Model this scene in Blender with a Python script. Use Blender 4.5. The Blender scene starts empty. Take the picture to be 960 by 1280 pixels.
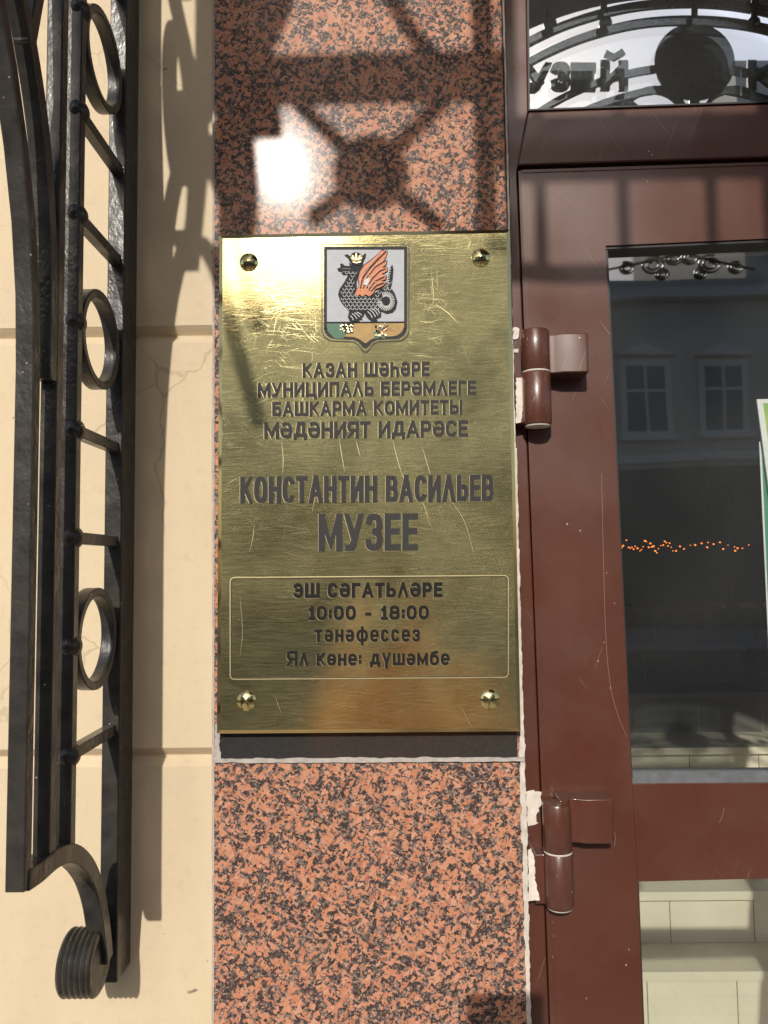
import bpy, math, random
from mathutils import Vector, Matrix
from math import radians, sin, cos, pi, atan2, sqrt
random.seed(11)
SC = bpy.context.scene
COL = SC.collection

# ------------------------------------------------------------------ camera
CZ = 1.60                                   # lens height over the pavement
CAM = Vector((0.0, -0.768, CZ))
F = 960.0                                   # focal length in photo pixels (960 x 1280)
R = (Matrix.Rotation(radians(0.6), 3, 'Z') @ Matrix.Rotation(radians(90 + 3.93), 3, 'X')
     @ Matrix.Rotation(radians(-0.75), 3, 'Z'))
cd = bpy.data.cameras.new('camera')
cd.sensor_fit = 'VERTICAL'; cd.sensor_height = 32.0; cd.lens = 24.0
cd.clip_start = 0.005; cd.clip_end = 500
cam = bpy.data.objects.new('camera', cd); COL.objects.link(cam)
cam.matrix_world = Matrix.Translation(CAM) @ R.to_4x4()
SC.camera = cam

def ray(px, py):
    return R @ Vector(((px - 480) / F, -(py - 640) / F, -1.0))
def P(px, py, Y=0.0):
    d = ray(px, py)
    return CAM + d * ((Y - CAM.y) / d.y)

# ------------------------------------------------------------------ sun and sky
g_ = ray(350, 208)                          # the sun's glint on the polished granite gives its direction
SUN = Vector((g_.x, -g_.y, g_.z)).normalized()
elev = math.asin(SUN.z)
sd = bpy.data.lights.new('sun', 'SUN'); sd.energy = 4.0; sd.angle = radians(0.55); sd.color = (1.0, 0.945, 0.86)
so = bpy.data.objects.new('sun', sd); COL.objects.link(so)
so.rotation_euler = SUN.to_track_quat('Z', 'Y').to_euler()
W = bpy.data.worlds.new('World'); SC.world = W; W.use_nodes = True
nt = W.node_tree
sky = nt.nodes.new('ShaderNodeTexSky'); sky.sky_type = 'NISHITA'; sky.sun_disc = False
sky.sun_elevation = elev; sky.sun_rotation = atan2(SUN.x, SUN.y); sky.air_density = 1.0; sky.dust_density = 2.8
nt.links.new(sky.outputs[0], nt.nodes['Background'].inputs[0])
nt.nodes['Background'].inputs[1].default_value = 0.15
SC.view_settings.view_transform = 'Standard'; SC.view_settings.look = 'None'
SC.view_settings.gamma = 1.0; SC.view_settings.exposure = 0.0
SC.cycles.max_bounces = 10; SC.cycles.transparent_max_bounces = 16
SC.cycles.use_denoising = True

# ------------------------------------------------------------------ mesh helpers
class MB:
    def __init__(s): s.v = []; s.f = []; s.m = []
    def add(s, vs, fs, mi=0):
        o = len(s.v); s.v += [Vector(v) for v in vs]
        for f in fs: s.f.append(tuple(o + i for i in f)); s.m.append(mi)
        return s
    def box(s, x0, x1, y0, y1, z0, z1, mi=0):
        return s.add([(x0,y0,z0),(x1,y0,z0),(x1,y1,z0),(x0,y1,z0),(x0,y0,z1),(x1,y0,z1),(x1,y1,z1),(x0,y1,z1)],
              [(0,3,2,1),(4,5,6,7),(0,1,5,4),(1,2,6,5),(2,3,7,6),(3,0,4,7)], mi)
    def prism(s, pts, back, mi=0, top=None):
        """front polygon pts (seen counter-clockwise from the front) pushed back by the vector back"""
        n = len(pts); b = Vector(back)
        vs = [Vector(p) for p in pts] + [Vector(p) + b for p in pts]
        fs = [tuple(range(n)), tuple(range(2*n-1, n-1, -1))]
        fs += [(i, n+i, n+(i+1) % n, (i+1) % n) for i in range(n)]
        return s.add(vs, fs, mi)
    def frame(s, outer, inner, back, mi=0):
        n = len(outer); b = Vector(back)
        vs = [Vector(p) for p in outer] + [Vector(p) for p in inner] + [Vector(p)+b for p in outer] + [Vector(p)+b for p in inner]
        fs = []
        for i in range(n):
            j = (i+1) % n
            fs += [(i, j, n+j, n+i), (2*n+i, 3*n+i, 3*n+j, 2*n+j), (i, 2*n+i, 2*n+j, j), (n+i, n+j, 3*n+j, 3*n+i)]
        return s.add(vs, fs, mi)
    def sweep(s, path, side, w, t, mi=0, closed=False, taper=None):
        """rectangular bar along path; side = fixed width direction, t = thickness across"""
        side = Vector(side).normalized(); path = [Vector(p) for p in path]; n = len(path); vs = []
        for i, p in enumerate(path):
            if closed: tg = path[(i+1) % n] - path[i-1]
            else: tg = path[min(i+1, n-1)] - path[max(i-1, 0)]
            tg.normalize(); nn = side.cross(tg).normalized()
            k = 1 if taper is None else taper(i/(n-1))
            for a, b in ((-1,-1),(1,-1),(1,1),(-1,1)): vs.append(p + side*(a*w/2*k) + nn*(b*t/2*k))
        fs = []
        for i in range(n if closed else n-1):
            a = 4*i; b = 4*((i+1) % n)
            for q in range(4): fs.append((a+q, a+(q+1) % 4, b+(q+1) % 4, b+q))
        if not closed: fs += [(3,2,1,0), (4*n-4, 4*n-3, 4*n-2, 4*n-1)]
        return s.add(vs, fs, mi)
    def tube(s, path, r, seg=8, mi=0):
        path = [Vector(p) for p in path]; n = len(path); vs = []
        up = Vector((0.13, 0.31, 1)).normalized()
        for i, p in enumerate(path):
            tg = (path[min(i+1, n-1)] - path[max(i-1, 0)]).normalized()
            a = tg.cross(up)
            if a.length < 1e-4: a = tg.cross(Vector((1, 0, 0)))
            a.normalize(); b = tg.cross(a)
            rr = r(i/(n-1)) if callable(r) else r
            for k in range(seg):
                q = 2*pi*k/seg; vs.append(p + a*(cos(q)*rr) + b*(sin(q)*rr))
        fs = [tuple(range(seg)), tuple(range(n*seg-1, (n-1)*seg-1, -1))]
        for i in range(n-1):
            for k in range(seg):
                k2 = (k+1) % seg; fs.append((i*seg+k, (i+1)*seg+k, (i+1)*seg+k2, i*seg+k2))
        return s.add(vs, fs, mi)
    def lathe(s, c, axis, prof, seg=32, mi=0):
        """prof = [(radius, height along axis)]"""
        ax = Vector(axis).normalized(); a = ax.orthogonal().normalized(); b = ax.cross(a); c = Vector(c); vs = []; fs = []
        for r, h in prof:
            for k in range(seg):
                q = 2*pi*k/seg; vs.append(c + ax*h + (a*cos(q) + b*sin(q))*max(r, 1e-5))
        for i in range(len(prof)-1):
            for k in range(seg):
                k2 = (k+1) % seg; fs.append((i*seg+k, i*seg+k2, (i+1)*seg+k2, (i+1)*seg+k))
        fs += [tuple(range(seg-1, -1, -1)), tuple((len(prof)-1)*seg + k for k in range(seg))]
        return s.add(vs, fs, mi)
    def sphere(s, c, r, seg=20, mi=0):
        rr = r if isinstance(r, tuple) else (r, r, r); c = Vector(c); vs = []; fs = []; n = seg//2
        for i in range(n+1):
            th = pi*i/n
            for k in range(seg):
                ph = 2*pi*k/seg
                vs.append(c + Vector((rr[0]*sin(th)*cos(ph), rr[1]*sin(th)*sin(ph), rr[2]*cos(th))))
        for i in range(n):
            for k in range(seg):
                k2 = (k+1) % seg; fs.append((i*seg+k, (i+1)*seg+k, (i+1)*seg+k2, i*seg+k2))
        return s.add(vs, fs, mi)
    def build(s, name, mat, parent=None, smooth=None, bevel=0, bseg=2):
        me = bpy.data.meshes.new(name); me.from_pydata(s.v, [], s.f); me.validate()
        mats = mat if isinstance(mat, (list, tuple)) else [mat]
        for m in mats: me.materials.append(m)
        if len(me.polygons) == len(s.m): me.polygons.foreach_set('material_index', s.m)
        import bmesh as _b
        b = _b.new(); b.from_mesh(me); _b.ops.remove_doubles(b, verts=b.verts, dist=2e-6)
        _b.ops.recalc_face_normals(b, faces=b.faces); b.to_mesh(me); b.free()
        o = bpy.data.objects.new(name, me); COL.objects.link(o)
        if parent:
            o.parent = parent; o.matrix_parent_inverse = Matrix.Translation(-parent.location)
        if smooth:
            me.polygons.foreach_set('use_smooth', [True]*len(me.polygons))
            me.set_sharp_from_angle(angle=radians(smooth))
        if bevel:
            m = o.modifiers.new('bevel', 'BEVEL'); m.width = bevel; m.segments = bseg; m.limit_method = 'ANGLE'; m.angle_limit = radians(40)
        return o

def thing(name, label, cat, loc=(0, 0, 0), group=None):
    o = bpy.data.objects.new(name, None); COL.objects.link(o); o.location = loc; o.empty_display_size = .05
    o['label'] = label; o['category'] = cat
    if group: o['group'] = group
    return o
def tag(o, label, cat, group=None, kind=None):
    o['label'] = label; o['category'] = cat
    if group: o['group'] = group
    if kind: o['kind'] = kind
    return o
def arc(c, r, a0, a1, n, f):
    """points of a circle arc, f maps (u, v) to 3D"""
    return [f(c[0] + r*cos(radians(a0 + (a1-a0)*i/n)), c[1] + r*sin(radians(a0 + (a1-a0)*i/n))) for i in range(n+1)]
def smooth_path(pts, n=8):
    """Catmull-Rom through pts"""
    pts = [Vector(p) for p in pts]; q = [pts[0]*2 - pts[1]] + pts + [pts[-1]*2 - pts[-2]]; out = []
    for i in range(1, len(q)-2):
        a, b, c, d = q[i-1], q[i], q[i+1], q[i+2]
        for k in range(n):
            t = k/n; out.append(.5*((2*b) + (c-a)*t + (2*a-5*b+4*c-d)*t*t + (3*b-a-3*c+d)*t**3))
    out.append(pts[-1]); return out

# ------------------------------------------------------------------ materials
class N:
    def __init__(s, name):
        s.mat = bpy.data.materials.new(name); s.mat.use_nodes = True; s.t = s.mat.node_tree
        s.b = s.t.nodes['Principled BSDF']; s._c = None
    def new(s, k, **kw):
        n = s.t.nodes.new(k)
        for a, v in kw.items(): setattr(n, a, v)
        return n
    def link(s, a, b): s.t.links.new(a, b)
    @property
    def pos(s):
        if not s._c: s._c = s.new('ShaderNodeTexCoord').outputs['Object']
        return s._c
    def scaled(s, sc, rot=(0, 0, 0)):
        m = s.new('ShaderNodeMapping', vector_type='TEXTURE'); m.inputs['Scale'].default_value = tuple(1/q for q in sc); m.inputs['Rotation'].default_value = rot
        s.link(s.pos, m.inputs[0]); return m.outputs[0]
    def noise(s, scale, detail=3, vec=None, rough=.5, dist=0):
        n = s.new('ShaderNodeTexNoise'); n.inputs['Scale'].default_value = scale; n.inputs['Detail'].default_value = detail
        n.inputs['Roughness'].default_value = rough; n.inputs['Distortion'].default_value = dist
        s.link(vec or s.pos, n.inputs['Vector']); return n.outputs['Fac']
    def vor(s, scale, vec=None, feat='F1', out='Distance'):
        n = s.new('ShaderNodeTexVoronoi', feature=feat); n.inputs['Scale'].default_value = scale
        s.link(vec or s.pos, n.inputs['Vector']); return n.outputs[out]
    def ramp(s, fac, stops, interp='LINEAR'):
        n = s.new('ShaderNodeValToRGB'); n.color_ramp.interpolation = interp; e = n.color_ramp.elements
        while len(e) < len(stops): e.new(.5)
        for i, (p, c) in enumerate(stops):
            e[i].position = p; e[i].color = c if len(c) == 4 else (*c, 1)
        s.link(fac, n.inputs[0]); return n.outputs[0]
    def gray(s, fac, a, b, lo=0., hi=1.):
        n = s.new('ShaderNodeMapRange'); n.inputs[1].default_value = a; n.inputs[2].default_value = b
        n.inputs[3].default_value = lo; n.inputs[4].default_value = hi; s.link(fac, n.inputs[0]); return n.outputs[0]
    def math(s, op, a, b=None):
        n = s.new('ShaderNodeMath', operation=op)
        for i, x in enumerate((a, b)):
            if x is None: continue
            if isinstance(x, (int, float)): n.inputs[i].default_value = x
            else: s.link(x, n.inputs[i])
        return n.outputs[0]
    def mix(s, fac, a, b, mode='MIX'):
        n = s.new('ShaderNodeMix', data_type='RGBA', blend_type=mode)
        for sock, x in ((n.inputs['Factor'], fac), (n.inputs[6], a), (n.inputs[7], b)):
            if isinstance(x, (int, float)): sock.default_value = x
            elif isinstance(x, tuple): sock.default_value = (*x[:3], 1)
            else: s.link(x, sock)
        return n.outputs[2]
    def bump(s, h, strength=.2, dist=.002, prev=None):
        n = s.new('ShaderNodeBump'); n.inputs['Strength'].default_value = strength; n.inputs['Distance'].default_value = dist
        s.link(h, n.inputs['Height'])
        if prev: s.link(prev, n.inputs['Normal'])
        return n.outputs[0]
    def set(s, **kw):
        names = dict(col='Base Color', rough='Roughness', metal='Metallic', nrm='Normal', coat='Coat Weight', coatr='Coat Roughness', ior='IOR', spec='Specular IOR Level',
                     emc='Emission Color', ems='Emission Strength', ani='Anisotropic', trans='Transmission Weight')
        for k, v in kw.items():
            i = s.b.inputs[names[k]]
            if isinstance(v, tuple): i.default_value = (*v[:3], 1)
            elif isinstance(v, (int, float)): i.default_value = v
            else: s.link(v, i)
        return s.mat
def plain(name, col, rough=.5, metal=0, var=.12, sc=40, **kw):
    n = N(name); f = n.noise(sc, 4)
    c = n.mix(f, tuple(x*(1-var) for x in col), tuple(min(1, x*(1+var)) for x in col))
    return n.set(col=c, rough=rough, metal=metal, **kw)

M = {}
# cream plaster: fine roughcast, hair cracks, specks
n = N('cream_plaster')
col = n.ramp(n.noise(3.0, 5), [(.3, (.545, .437, .29)), (.7, (.61, .50, .34))])
col = n.mix(n.gray(n.noise(14, 4), .48, .75, 0, .30), col, (.54, .45, .34))
wv = n.new('ShaderNodeVectorMath', operation='ADD')
nz = n.new('ShaderNodeTexNoise'); nz.inputs['Scale'].default_value = 9; nz.inputs['Detail'].default_value = 5; n.link(n.pos, nz.inputs['Vector'])
sc_ = n.new('ShaderNodeVectorMath', operation='SCALE'); sc_.inputs['Scale'].default_value = .10; n.link(nz.outputs['Color'], sc_.inputs[0])
n.link(n.pos, wv.inputs[0]); n.link(sc_.outputs[0], wv.inputs[1])
ed = n.vor(5.2, wv.outputs[0], 'DISTANCE_TO_EDGE')
crk = n.math('MULTIPLY', n.gray(ed, .0015, .008, 1, 0), n.gray(n.noise(4.3, 2), .50, .58))
spk = n.math('MULTIPLY', n.gray(n.vor(38, wv.outputs[0]), .05, .09, 1, 0), n.gray(n.noise(6, 1), .55, .62))
col = n.mix(n.math('MULTIPLY', crk, .3), col, (.20, .14, .08)); col = n.mix(n.math('MULTIPLY', spk, .85), col, (.10, .08, .06))
h = n.math('ADD', n.math('MULTIPLY', n.noise(16, 5), .8), n.math('MULTIPLY', n.noise(170, 3), .16))
h = n.math('SUBTRACT', h, n.math('MULTIPLY', crk, .15))
st_ = n.gray(n.noise(1, 5, n.scaled((9, 9, 2.2)), .65), .50, .78, 0, .42)
col = n.mix(st_, col, (.42, .33, .22))
col = n.mix(n.gray(n.noise(70, 4), .56, .74, 0, .25), col, (.40, .31, .21))
M['plaster'] = n.set(col=col, rough=.8, nrm=n.bump(n.noise(420, 2), .10, .0012, n.bump(h, .45, .004)))

# polished red granite: orange feldspar laths, black mica, grey quartz
n = N('red_granite')
nz = n.new('ShaderNodeTexNoise'); nz.inputs['Scale'].default_value = 210; nz.inputs['Detail'].default_value = 3; n.link(n.pos, nz.inputs['Vector'])
sc_ = n.new('ShaderNodeVectorMath', operation='SCALE'); sc_.inputs['Scale'].default_value = .0045; n.link(nz.outputs['Color'], sc_.inputs[0])
wv = n.new('ShaderNodeVectorMath', operation='ADD'); n.link(n.pos, wv.inputs[0]); n.link(sc_.outputs[0], wv.inputs[1])
def cell(scale, sc3, out='Color', rot=(0, 0, 0)):
    m = n.new('ShaderNodeMapping', vector_type='TEXTURE'); m.inputs['Scale'].default_value = tuple(1/q for q in sc3); m.inputs['Rotation'].default_value = rot; n.link(wv.outputs[0], m.inputs[0])
    return n.vor(scale, m.outputs[0], 'F1', out)
sp = n.new('ShaderNodeSeparateColor'); n.link(cell(335, (1.0, 1, .52), rot=(0, .6, 0)), sp.inputs[0])
sp2 = n.new('ShaderNodeSeparateColor'); n.link(cell(355, (.50, 1, 1.0), rot=(0, .5, 0)), sp2.inputs[0])
sp3 = n.new('ShaderNodeSeparateColor'); n.link(cell(600, (1, 1, 1)), sp3.inputs[0])
clus = n.noise(42, 2)
v = n.math('ADD', n.math('ADD', n.math('MULTIPLY', sp.outputs[0], .42), n.math('MULTIPLY', sp2.outputs[0], .38)), n.math('MULTIPLY', clus, .35))
feld = n.ramp(sp.outputs[1], [(0, (.41, .16, .085)), (.3, (.50, .235, .135)), (.55, (.43, .165, .09)), (.8, (.50, .27, .18)), (1, (.32, .115, .062))])
dark = n.ramp(sp3.outputs[0], [(0, (.012, .011, .013)), (.36, (.028, .025, .026)), (.62, (.085, .076, .072)), (.82, (.16, .14, .125)), (.93, (.30, .19, .14))], 'CONSTANT')
isf = n.gray(v, .594, .602)
qz = n.ramp(sp3.outputs[2], [(0, (.13, .10, .085)), (.4, (.24, .17, .135)), (.75, (.36, .23, .17))], 'CONSTANT')
col = n.mix(n.gray(v, .548, .554), dark, n.mix(isf, qz, feld))
col = n.mix(n.math('MULTIPLY', n.gray(sp3.outputs[1], .9, .91), .8), col, (.06, .05, .05))
col = n.mix(.10, col, n.mix(n.noise(520, 3), (.02, .015, .015), (.7, .40, .30)))
M['granite'] = n.set(col=col, rough=.46, spec=.09, coat=.085, coatr=.145, nrm=n.bump(n.noise(900, 2), .03, .0003))

n = N('black_granite')
sp = n.new('ShaderNodeSeparateColor'); n.link(n.vor(900, None, 'F1', 'Color'), sp.inputs[0])
M['blackstone'] = n.set(col=n.ramp(sp.outputs[0], [(0, (.030, .029, .028)), (.7, (.038, .036, .034)), (.97, (.035, .033, .03))], 'CONSTANT'), rough=.14, coat=.5, coatr=.05)

# brass: polished sheet with cross brushing, swirls and long scratches
def brass(name, base, r0, r1, scratch=1.0):
    n = N(name)
    br = n.noise(1.0, 4, n.scaled((60, 60, 2600)), .6)
    sw = n.new('ShaderNodeTexNoise'); sw.inputs['Scale'].default_value = 11; sw.inputs['Detail'].default_value = 2; n.link(n.pos, sw.inputs['Vector'])
    s1 = n.new('ShaderNodeVectorMath', operation='SCALE'); s1.inputs['Scale'].default_value = .035; n.link(sw.outputs['Color'], s1.inputs[0])
    ad = n.new('ShaderNodeVectorMath', operation='ADD'); n.link(n.pos, ad.inputs[0]); n.link(s1.outputs[0], ad.inputs[1])
    def hair(rot, scl, th, seed):
        m = n.new('ShaderNodeMapping', vector_type='TEXTURE'); m.inputs['Scale'].default_value = tuple(1/q for q in scl); m.inputs['Rotation'].default_value = (0, rot, 0); m.inputs['Location'].default_value = (seed, seed, seed)
        n.link(ad.outputs[0], m.inputs[0]); return n.gray(n.noise(1.0, 1, m.outputs[0]), th, th+.05)
    hs = None
    for rot, scl, th, sd_ in ((.6, (1900, 10, 40), .67, 1), (-.75, (1800, 10, 46), .67, 7), (1.35, (1900, 10, 22), .66, 3), (1.62, (2000, 10, 16), .65, 5), (-.2, (1000, 10, 13), .72, 9), (.3, (1200, 10, 30), .70, 15)):
        x = hair(rot, scl, th, sd_); hs = x if hs is None else n.math('MAXIMUM', hs, x)
    patch = n.gray(n.noise(11, 3), .36, .60)
    hs = n.math('MULTIPLY', hs, patch)
    h = n.math('ADD', n.math('MULTIPLY', br, .35), n.math('MULTIPLY', hs, .09*scratch))
    wave = n.noise(7, 2)
    nr = n.bump(h, .10*scratch, .0006, n.bump(wave, .10, .004))
    rough = n.math('ADD', n.gray(n.noise(9, 4), .3, .7, r0, r1), n.math('MULTIPLY', hs, .12*scratch))
    col = n.mix(n.gray(n.noise(6, 4), .35, .7), base, tuple(x*.84 for x in base))
    col = n.mix(n.math('MULTIPLY', hs, .18*scratch), col, (.95, .86, .55))
    n.set(col=col, rough=rough, metal=1.0, nrm=nr, ani=.0)
    g2 = n.new('ShaderNodeBsdfGlossy'); g2.inputs['Roughness'].default_value = .55; n.link(col, g2.inputs['Color'])
    n.link(n.bump(n.math('ADD', br, n.math('MULTIPLY', hs, .6)), .35, .0006), g2.inputs['Normal'])
    mx = n.new('ShaderNodeMixShader'); big = n.noise(5.5, 3, None, .6, 1.2)
    w0_ = n.math('ADD', n.gray(big, .36, .64, .085, .19), n.gray(br, .36, .64, -.045, .06))
    n.link(n.math('MAXIMUM', n.math('ADD', w0_, n.math('MULTIPLY', hs, .06)), .01), mx.inputs[0])
    n.link(n.b.outputs[0], mx.inputs[1]); n.link(g2.outputs[0], mx.inputs[2]); n.link(mx.outputs[0], n.t.nodes['Material Output'].inputs[0])
    return n.mat
M['brass'] = brass('brushed_brass', (.62, .555, .285), .05, .09)
M['brass_edge'] = plain('polished_brass_edge', (.80, .60, .26), .16, 1.0)
M['brass_dark'] = plain('engraved_brass_groove', (.050, .040, .022), .5, 0, spec=.25)
M['brass_light'] = plain('bright_brass_rim', (.50, .44, .25), .42, .8)
M['screwcap'] = plain('brass_screw_cap', (.80, .66, .30), .13, 1.0)
M['paint'] = plain('dark_engraved_enamel', (.036, .034, .034), .6, 0, spec=.14)
M['inkpaint'] = plain('black_engraved_enamel', (.014, .013, .012), .65, 0, spec=.12)
M['silver'] = plain('silvered_enamel', (.34, .355, .385), .45, .0, sc=120, spec=.25)
M['blackenamel'] = plain('black_enamel', (.024, .025, .029), .6, spec=.12)
M['whiteline'] = plain('white_enamel_line', (.55, .55, .54), .5, spec=.2)
M['orange'] = plain('orange_enamel', (.48, .15, .06), .45, .0, spec=.25, var=.3, sc=180)
M['orangelight'] = plain('pale_orange_enamel', (.62, .33, .20), .45, .0, spec=.25)
M['gold'] = plain('gold_enamel', (.34, .215, .07), .45, .0, spec=.2, var=.3, sc=160)
M['green'] = plain('green_enamel', (.015, .10, .045), .4, 0, spec=.25, var=.4, sc=200)
# wrought iron under thick brushed black paint
n = N('black_ironwork_paint')
h = n.math('ADD', n.math('MULTIPLY', n.noise(1, 3, n.scaled((110, 110, 75))), .7), n.math('MULTIPLY', n.noise(300, 2), .2))
c = n.ramp(n.noise(55, 4), [(.3, (.020, .0185, .017)), (.7, (.042, .038, .033))])
dst = n.math('MULTIPLY', n.gray(n.vor(120), .04, .09, 1, 0), n.gray(n.noise(17, 1), .55, .62))
c = n.mix(dst, c, (.45, .42, .38))
M['iron'] = n.set(col=c, rough=n.gray(n.noise(30, 3), .3, .7, .20, .40), nrm=n.bump(h, .32, .003), spec=.42)
# brown powder-coated door profile
n = N('brown_door_paint')
c = n.ramp(n.noise(5, 4), [(.3, (.068, .0195, .0105)), (.7, (.082, .0245, .0135))])
c = n.mix(n.gray(n.noise(8, 6, None, .7), .42, .78, 0, .16), c, (.20, .13, .10))
scr = n.gray(n.noise(1, 1, n.scaled((700, 700, 9), (0, .35, 0))), .735, .76)
scr = n.math('MAXIMUM', scr, n.gray(n.noise(1, 1, n.scaled((800, 800, 14), (0, -.6, 0))), .745, .77))
scr = n.math('MULTIPLY', scr, n.gray(n.noise(7, 2), .5, .6))
dst = n.math('MULTIPLY', n.gray(n.vor(55), .03, .05, 1, 0), n.gray(n.noise(21, 1), .56, .6))
c = n.mix(n.math('MULTIPLY', scr, .6), c, (.36, .25, .20)); c = n.mix(dst, c, (.5, .42, .36))
M['door'] = n.set(col=c, rough=n.gray(n.noise(11, 5), .3, .7, .26, .44), coat=.55, coatr=.10, nrm=n.bump(n.noise(22, 3), .04, .004))
M['gasket'] = plain('black_rubber_gasket', (.012, .011, .011), .5)
M['greygasket'] = plain('grey_weathered_gasket', (.10, .105, .11), .45, .2, var=.5, sc=90)
M['chip'] = plain('bare_primer_chip', (.60, .54, .48), .6, 0, var=.35, sc=140)
M['scratch'] = plain('paint_scratch', (.26, .16, .12), .6)
M['sealant'] = plain('white_sealant', (.50, .455, .40), .7, 0, var=.45, sc=120)
M['grout'] = plain('grey_grout', (.36, .33, .30), .85, 0, var=.4, sc=160)
M['steel'] = plain('worn_bare_steel', (.42, .40, .38), .35, .9)

def glass(name, refl, tint=(.86, .90, .90), dust=.5, warp=.05, rgh=0.):
    n = N(name); t = n.t; out = t.nodes['Material Output']; t.nodes.remove(n.b)
    gl = n.new('ShaderNodeBsdfGlossy'); gl.inputs['Roughness'].default_value = rgh; gl.inputs['Color'].default_value = (.95, .98, 1, 1)
    n.link(n.bump(n.noise(4.5, 2), warp, .003), gl.inputs['Normal'])
    tr = n.new('ShaderNodeBsdfTransparent'); tr.inputs['Color'].default_value = (*tint, 1)
    fr = n.new('ShaderNodeFresnel'); fr.inputs['IOR'].default_value = 1.52
    geo = n.new('ShaderNodeNewGeometry')
    fac = n.math('MINIMUM', n.math('ADD', n.math('MULTIPLY', fr.outputs[0], .8), refl), 1.0)
    mx = n.new('ShaderNodeMixShader'); n.link(fac, mx.inputs[0]); n.link(tr.outputs[0], mx.inputs[1]); n.link(gl.outputs[0], mx.inputs[2])
    df = n.new('ShaderNodeBsdfDiffuse'); df.inputs['Color'].default_value = (.6, .6, .58, 1)
    d = n.math('MULTIPLY', n.gray(n.vor(85), .018, .035, 1, 0), n.gray(n.noise(14, 1), .53, .6))
    d = n.math('ADD', n.math('MULTIPLY', d, dust), n.gray(n.noise(5, 5), .3, .8, .01, .05))
    m2 = n.new('ShaderNodeMixShader'); n.link(d, m2.inputs[0]); n.link(mx.outputs[0], m2.inputs[1]); n.link(df.outputs[0], m2.inputs[2])
    n.link(m2.outputs[0], out.inputs['Surface'])
    return n.mat
M['glass'] = glass('door_glass', .15, (.92, .95, .93), .5, .12, .022)
M['glass_top'] = glass('transom_glass', .40, rgh=.012)
# out-of-doors
n = N('pavement_stone')
br = n.new('ShaderNodeTexBrick'); br.inputs['Scale'].default_value = 2.2; br.inputs['Mortar Size'].default_value = .012
br.inputs['Color1'].default_value = (.30, .28, .26, 1); br.inputs['Color2'].default_value = (.36, .335, .305, 1); br.inputs['Mortar'].default_value = (.13, .12, .11, 1)
n.link(n.pos, br.inputs['Vector'])
M['paving'] = n.set(col=n.mix(.3, br.outputs[0], n.mix(n.noise(12, 5), (.16, .15, .14), (.45, .42, .39))), rough=.8)
M['asphalt'] = plain('asphalt', (.055, .055, .057), .85, var=.3, sc=80)
M['facade'] = plain('pale_facade_stucco', (.50, .47, .42), .8, var=.12, sc=.8)
M['facadetrim'] = plain('white_facade_trim', (.66, .65, .63), .7)
M['shopfront'] = plain('dark_shopfront', (.055, .06, .065), .35, sc=1.5)
M['darkglass'] = plain('dark_window_pane', (.03, .045, .07), .08)
M['roofmetal'] = plain('grey_roof_metal', (.16, .17, .17), .5, .3)
M['canopyroof'] = plain('dark_canopy_sheet', (.05, .047, .045), .5)
# indoors
n = N('cream_step_tile')
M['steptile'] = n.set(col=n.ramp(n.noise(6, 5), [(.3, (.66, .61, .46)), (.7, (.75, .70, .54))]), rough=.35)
M['stepshade'] = plain('shaded_step_tile', (.12, .115, .10), .5, var=.3, sc=9)  # dimness of the upper steps put into a darker colour
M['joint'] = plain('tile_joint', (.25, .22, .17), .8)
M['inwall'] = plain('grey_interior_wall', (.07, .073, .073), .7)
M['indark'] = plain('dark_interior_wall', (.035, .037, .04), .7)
M['rail'] = plain('dark_stained_wood', (.035, .028, .022), .35)
n = N('warm_bulb'); M['bulb'] = n.set(col=(.9, .4, .1), emc=(1.0, .24, .04), ems=2.2)
M['paper'] = plain('white_paper', (.82, .82, .80), .5)
n = N('green_print')
M['print'] = n.set(col=n.ramp(n.noise(26, 4), [(.3, (.22, .42, .08)), (.5, (.42, .55, .16)), (.7, (.66, .68, .30))]), rough=.4)
M['teal'] = plain('teal_print', (.09, .30, .22), .4, var=.35, sc=22)
M['skin'] = plain('skin', (.48, .27, .19), .5)
M['hair'] = plain('dark_brown_hair', (.03, .018, .012), .5)
M['jacket'] = plain('orange_tan_jacket', (.66, .29, .09), .8)
M['jeans'] = plain('dark_denim', (.05, .065, .10), .8)
M['shoe'] = plain('white_shoe', (.6, .6, .6), .6)
M['phone'] = plain('black_phone', (.02, .02, .022), .2)

# ================================================================== SETTING
def struct(o): o['kind'] = 'structure'; return o
GZ = 0.0
struct(MB().add([(-60, -60, -.03), (60, -60, -.03), (60, 60, -.03), (-60, 60, -.03)], [(0, 1, 2, 3)]).build('ground', M['paving']))
struct(MB().box(-40, 40, -4.2, .02, -.02, 0).build('pavement', M['paving']))
struct(MB().box(-40, 40, -13.5, -4.35, -.028, -.02).build('road', M['asphalt']))
struct(MB().box(-40, 40, -4.35, -4.2, -.03, .005).build('kerb', M['facade']))

GR = -0.012                                   # granite face
JX = lambda py, off=0: 628 + 32*py/1280.0 + off      # granite / jamb boundary in photo pixels

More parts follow.
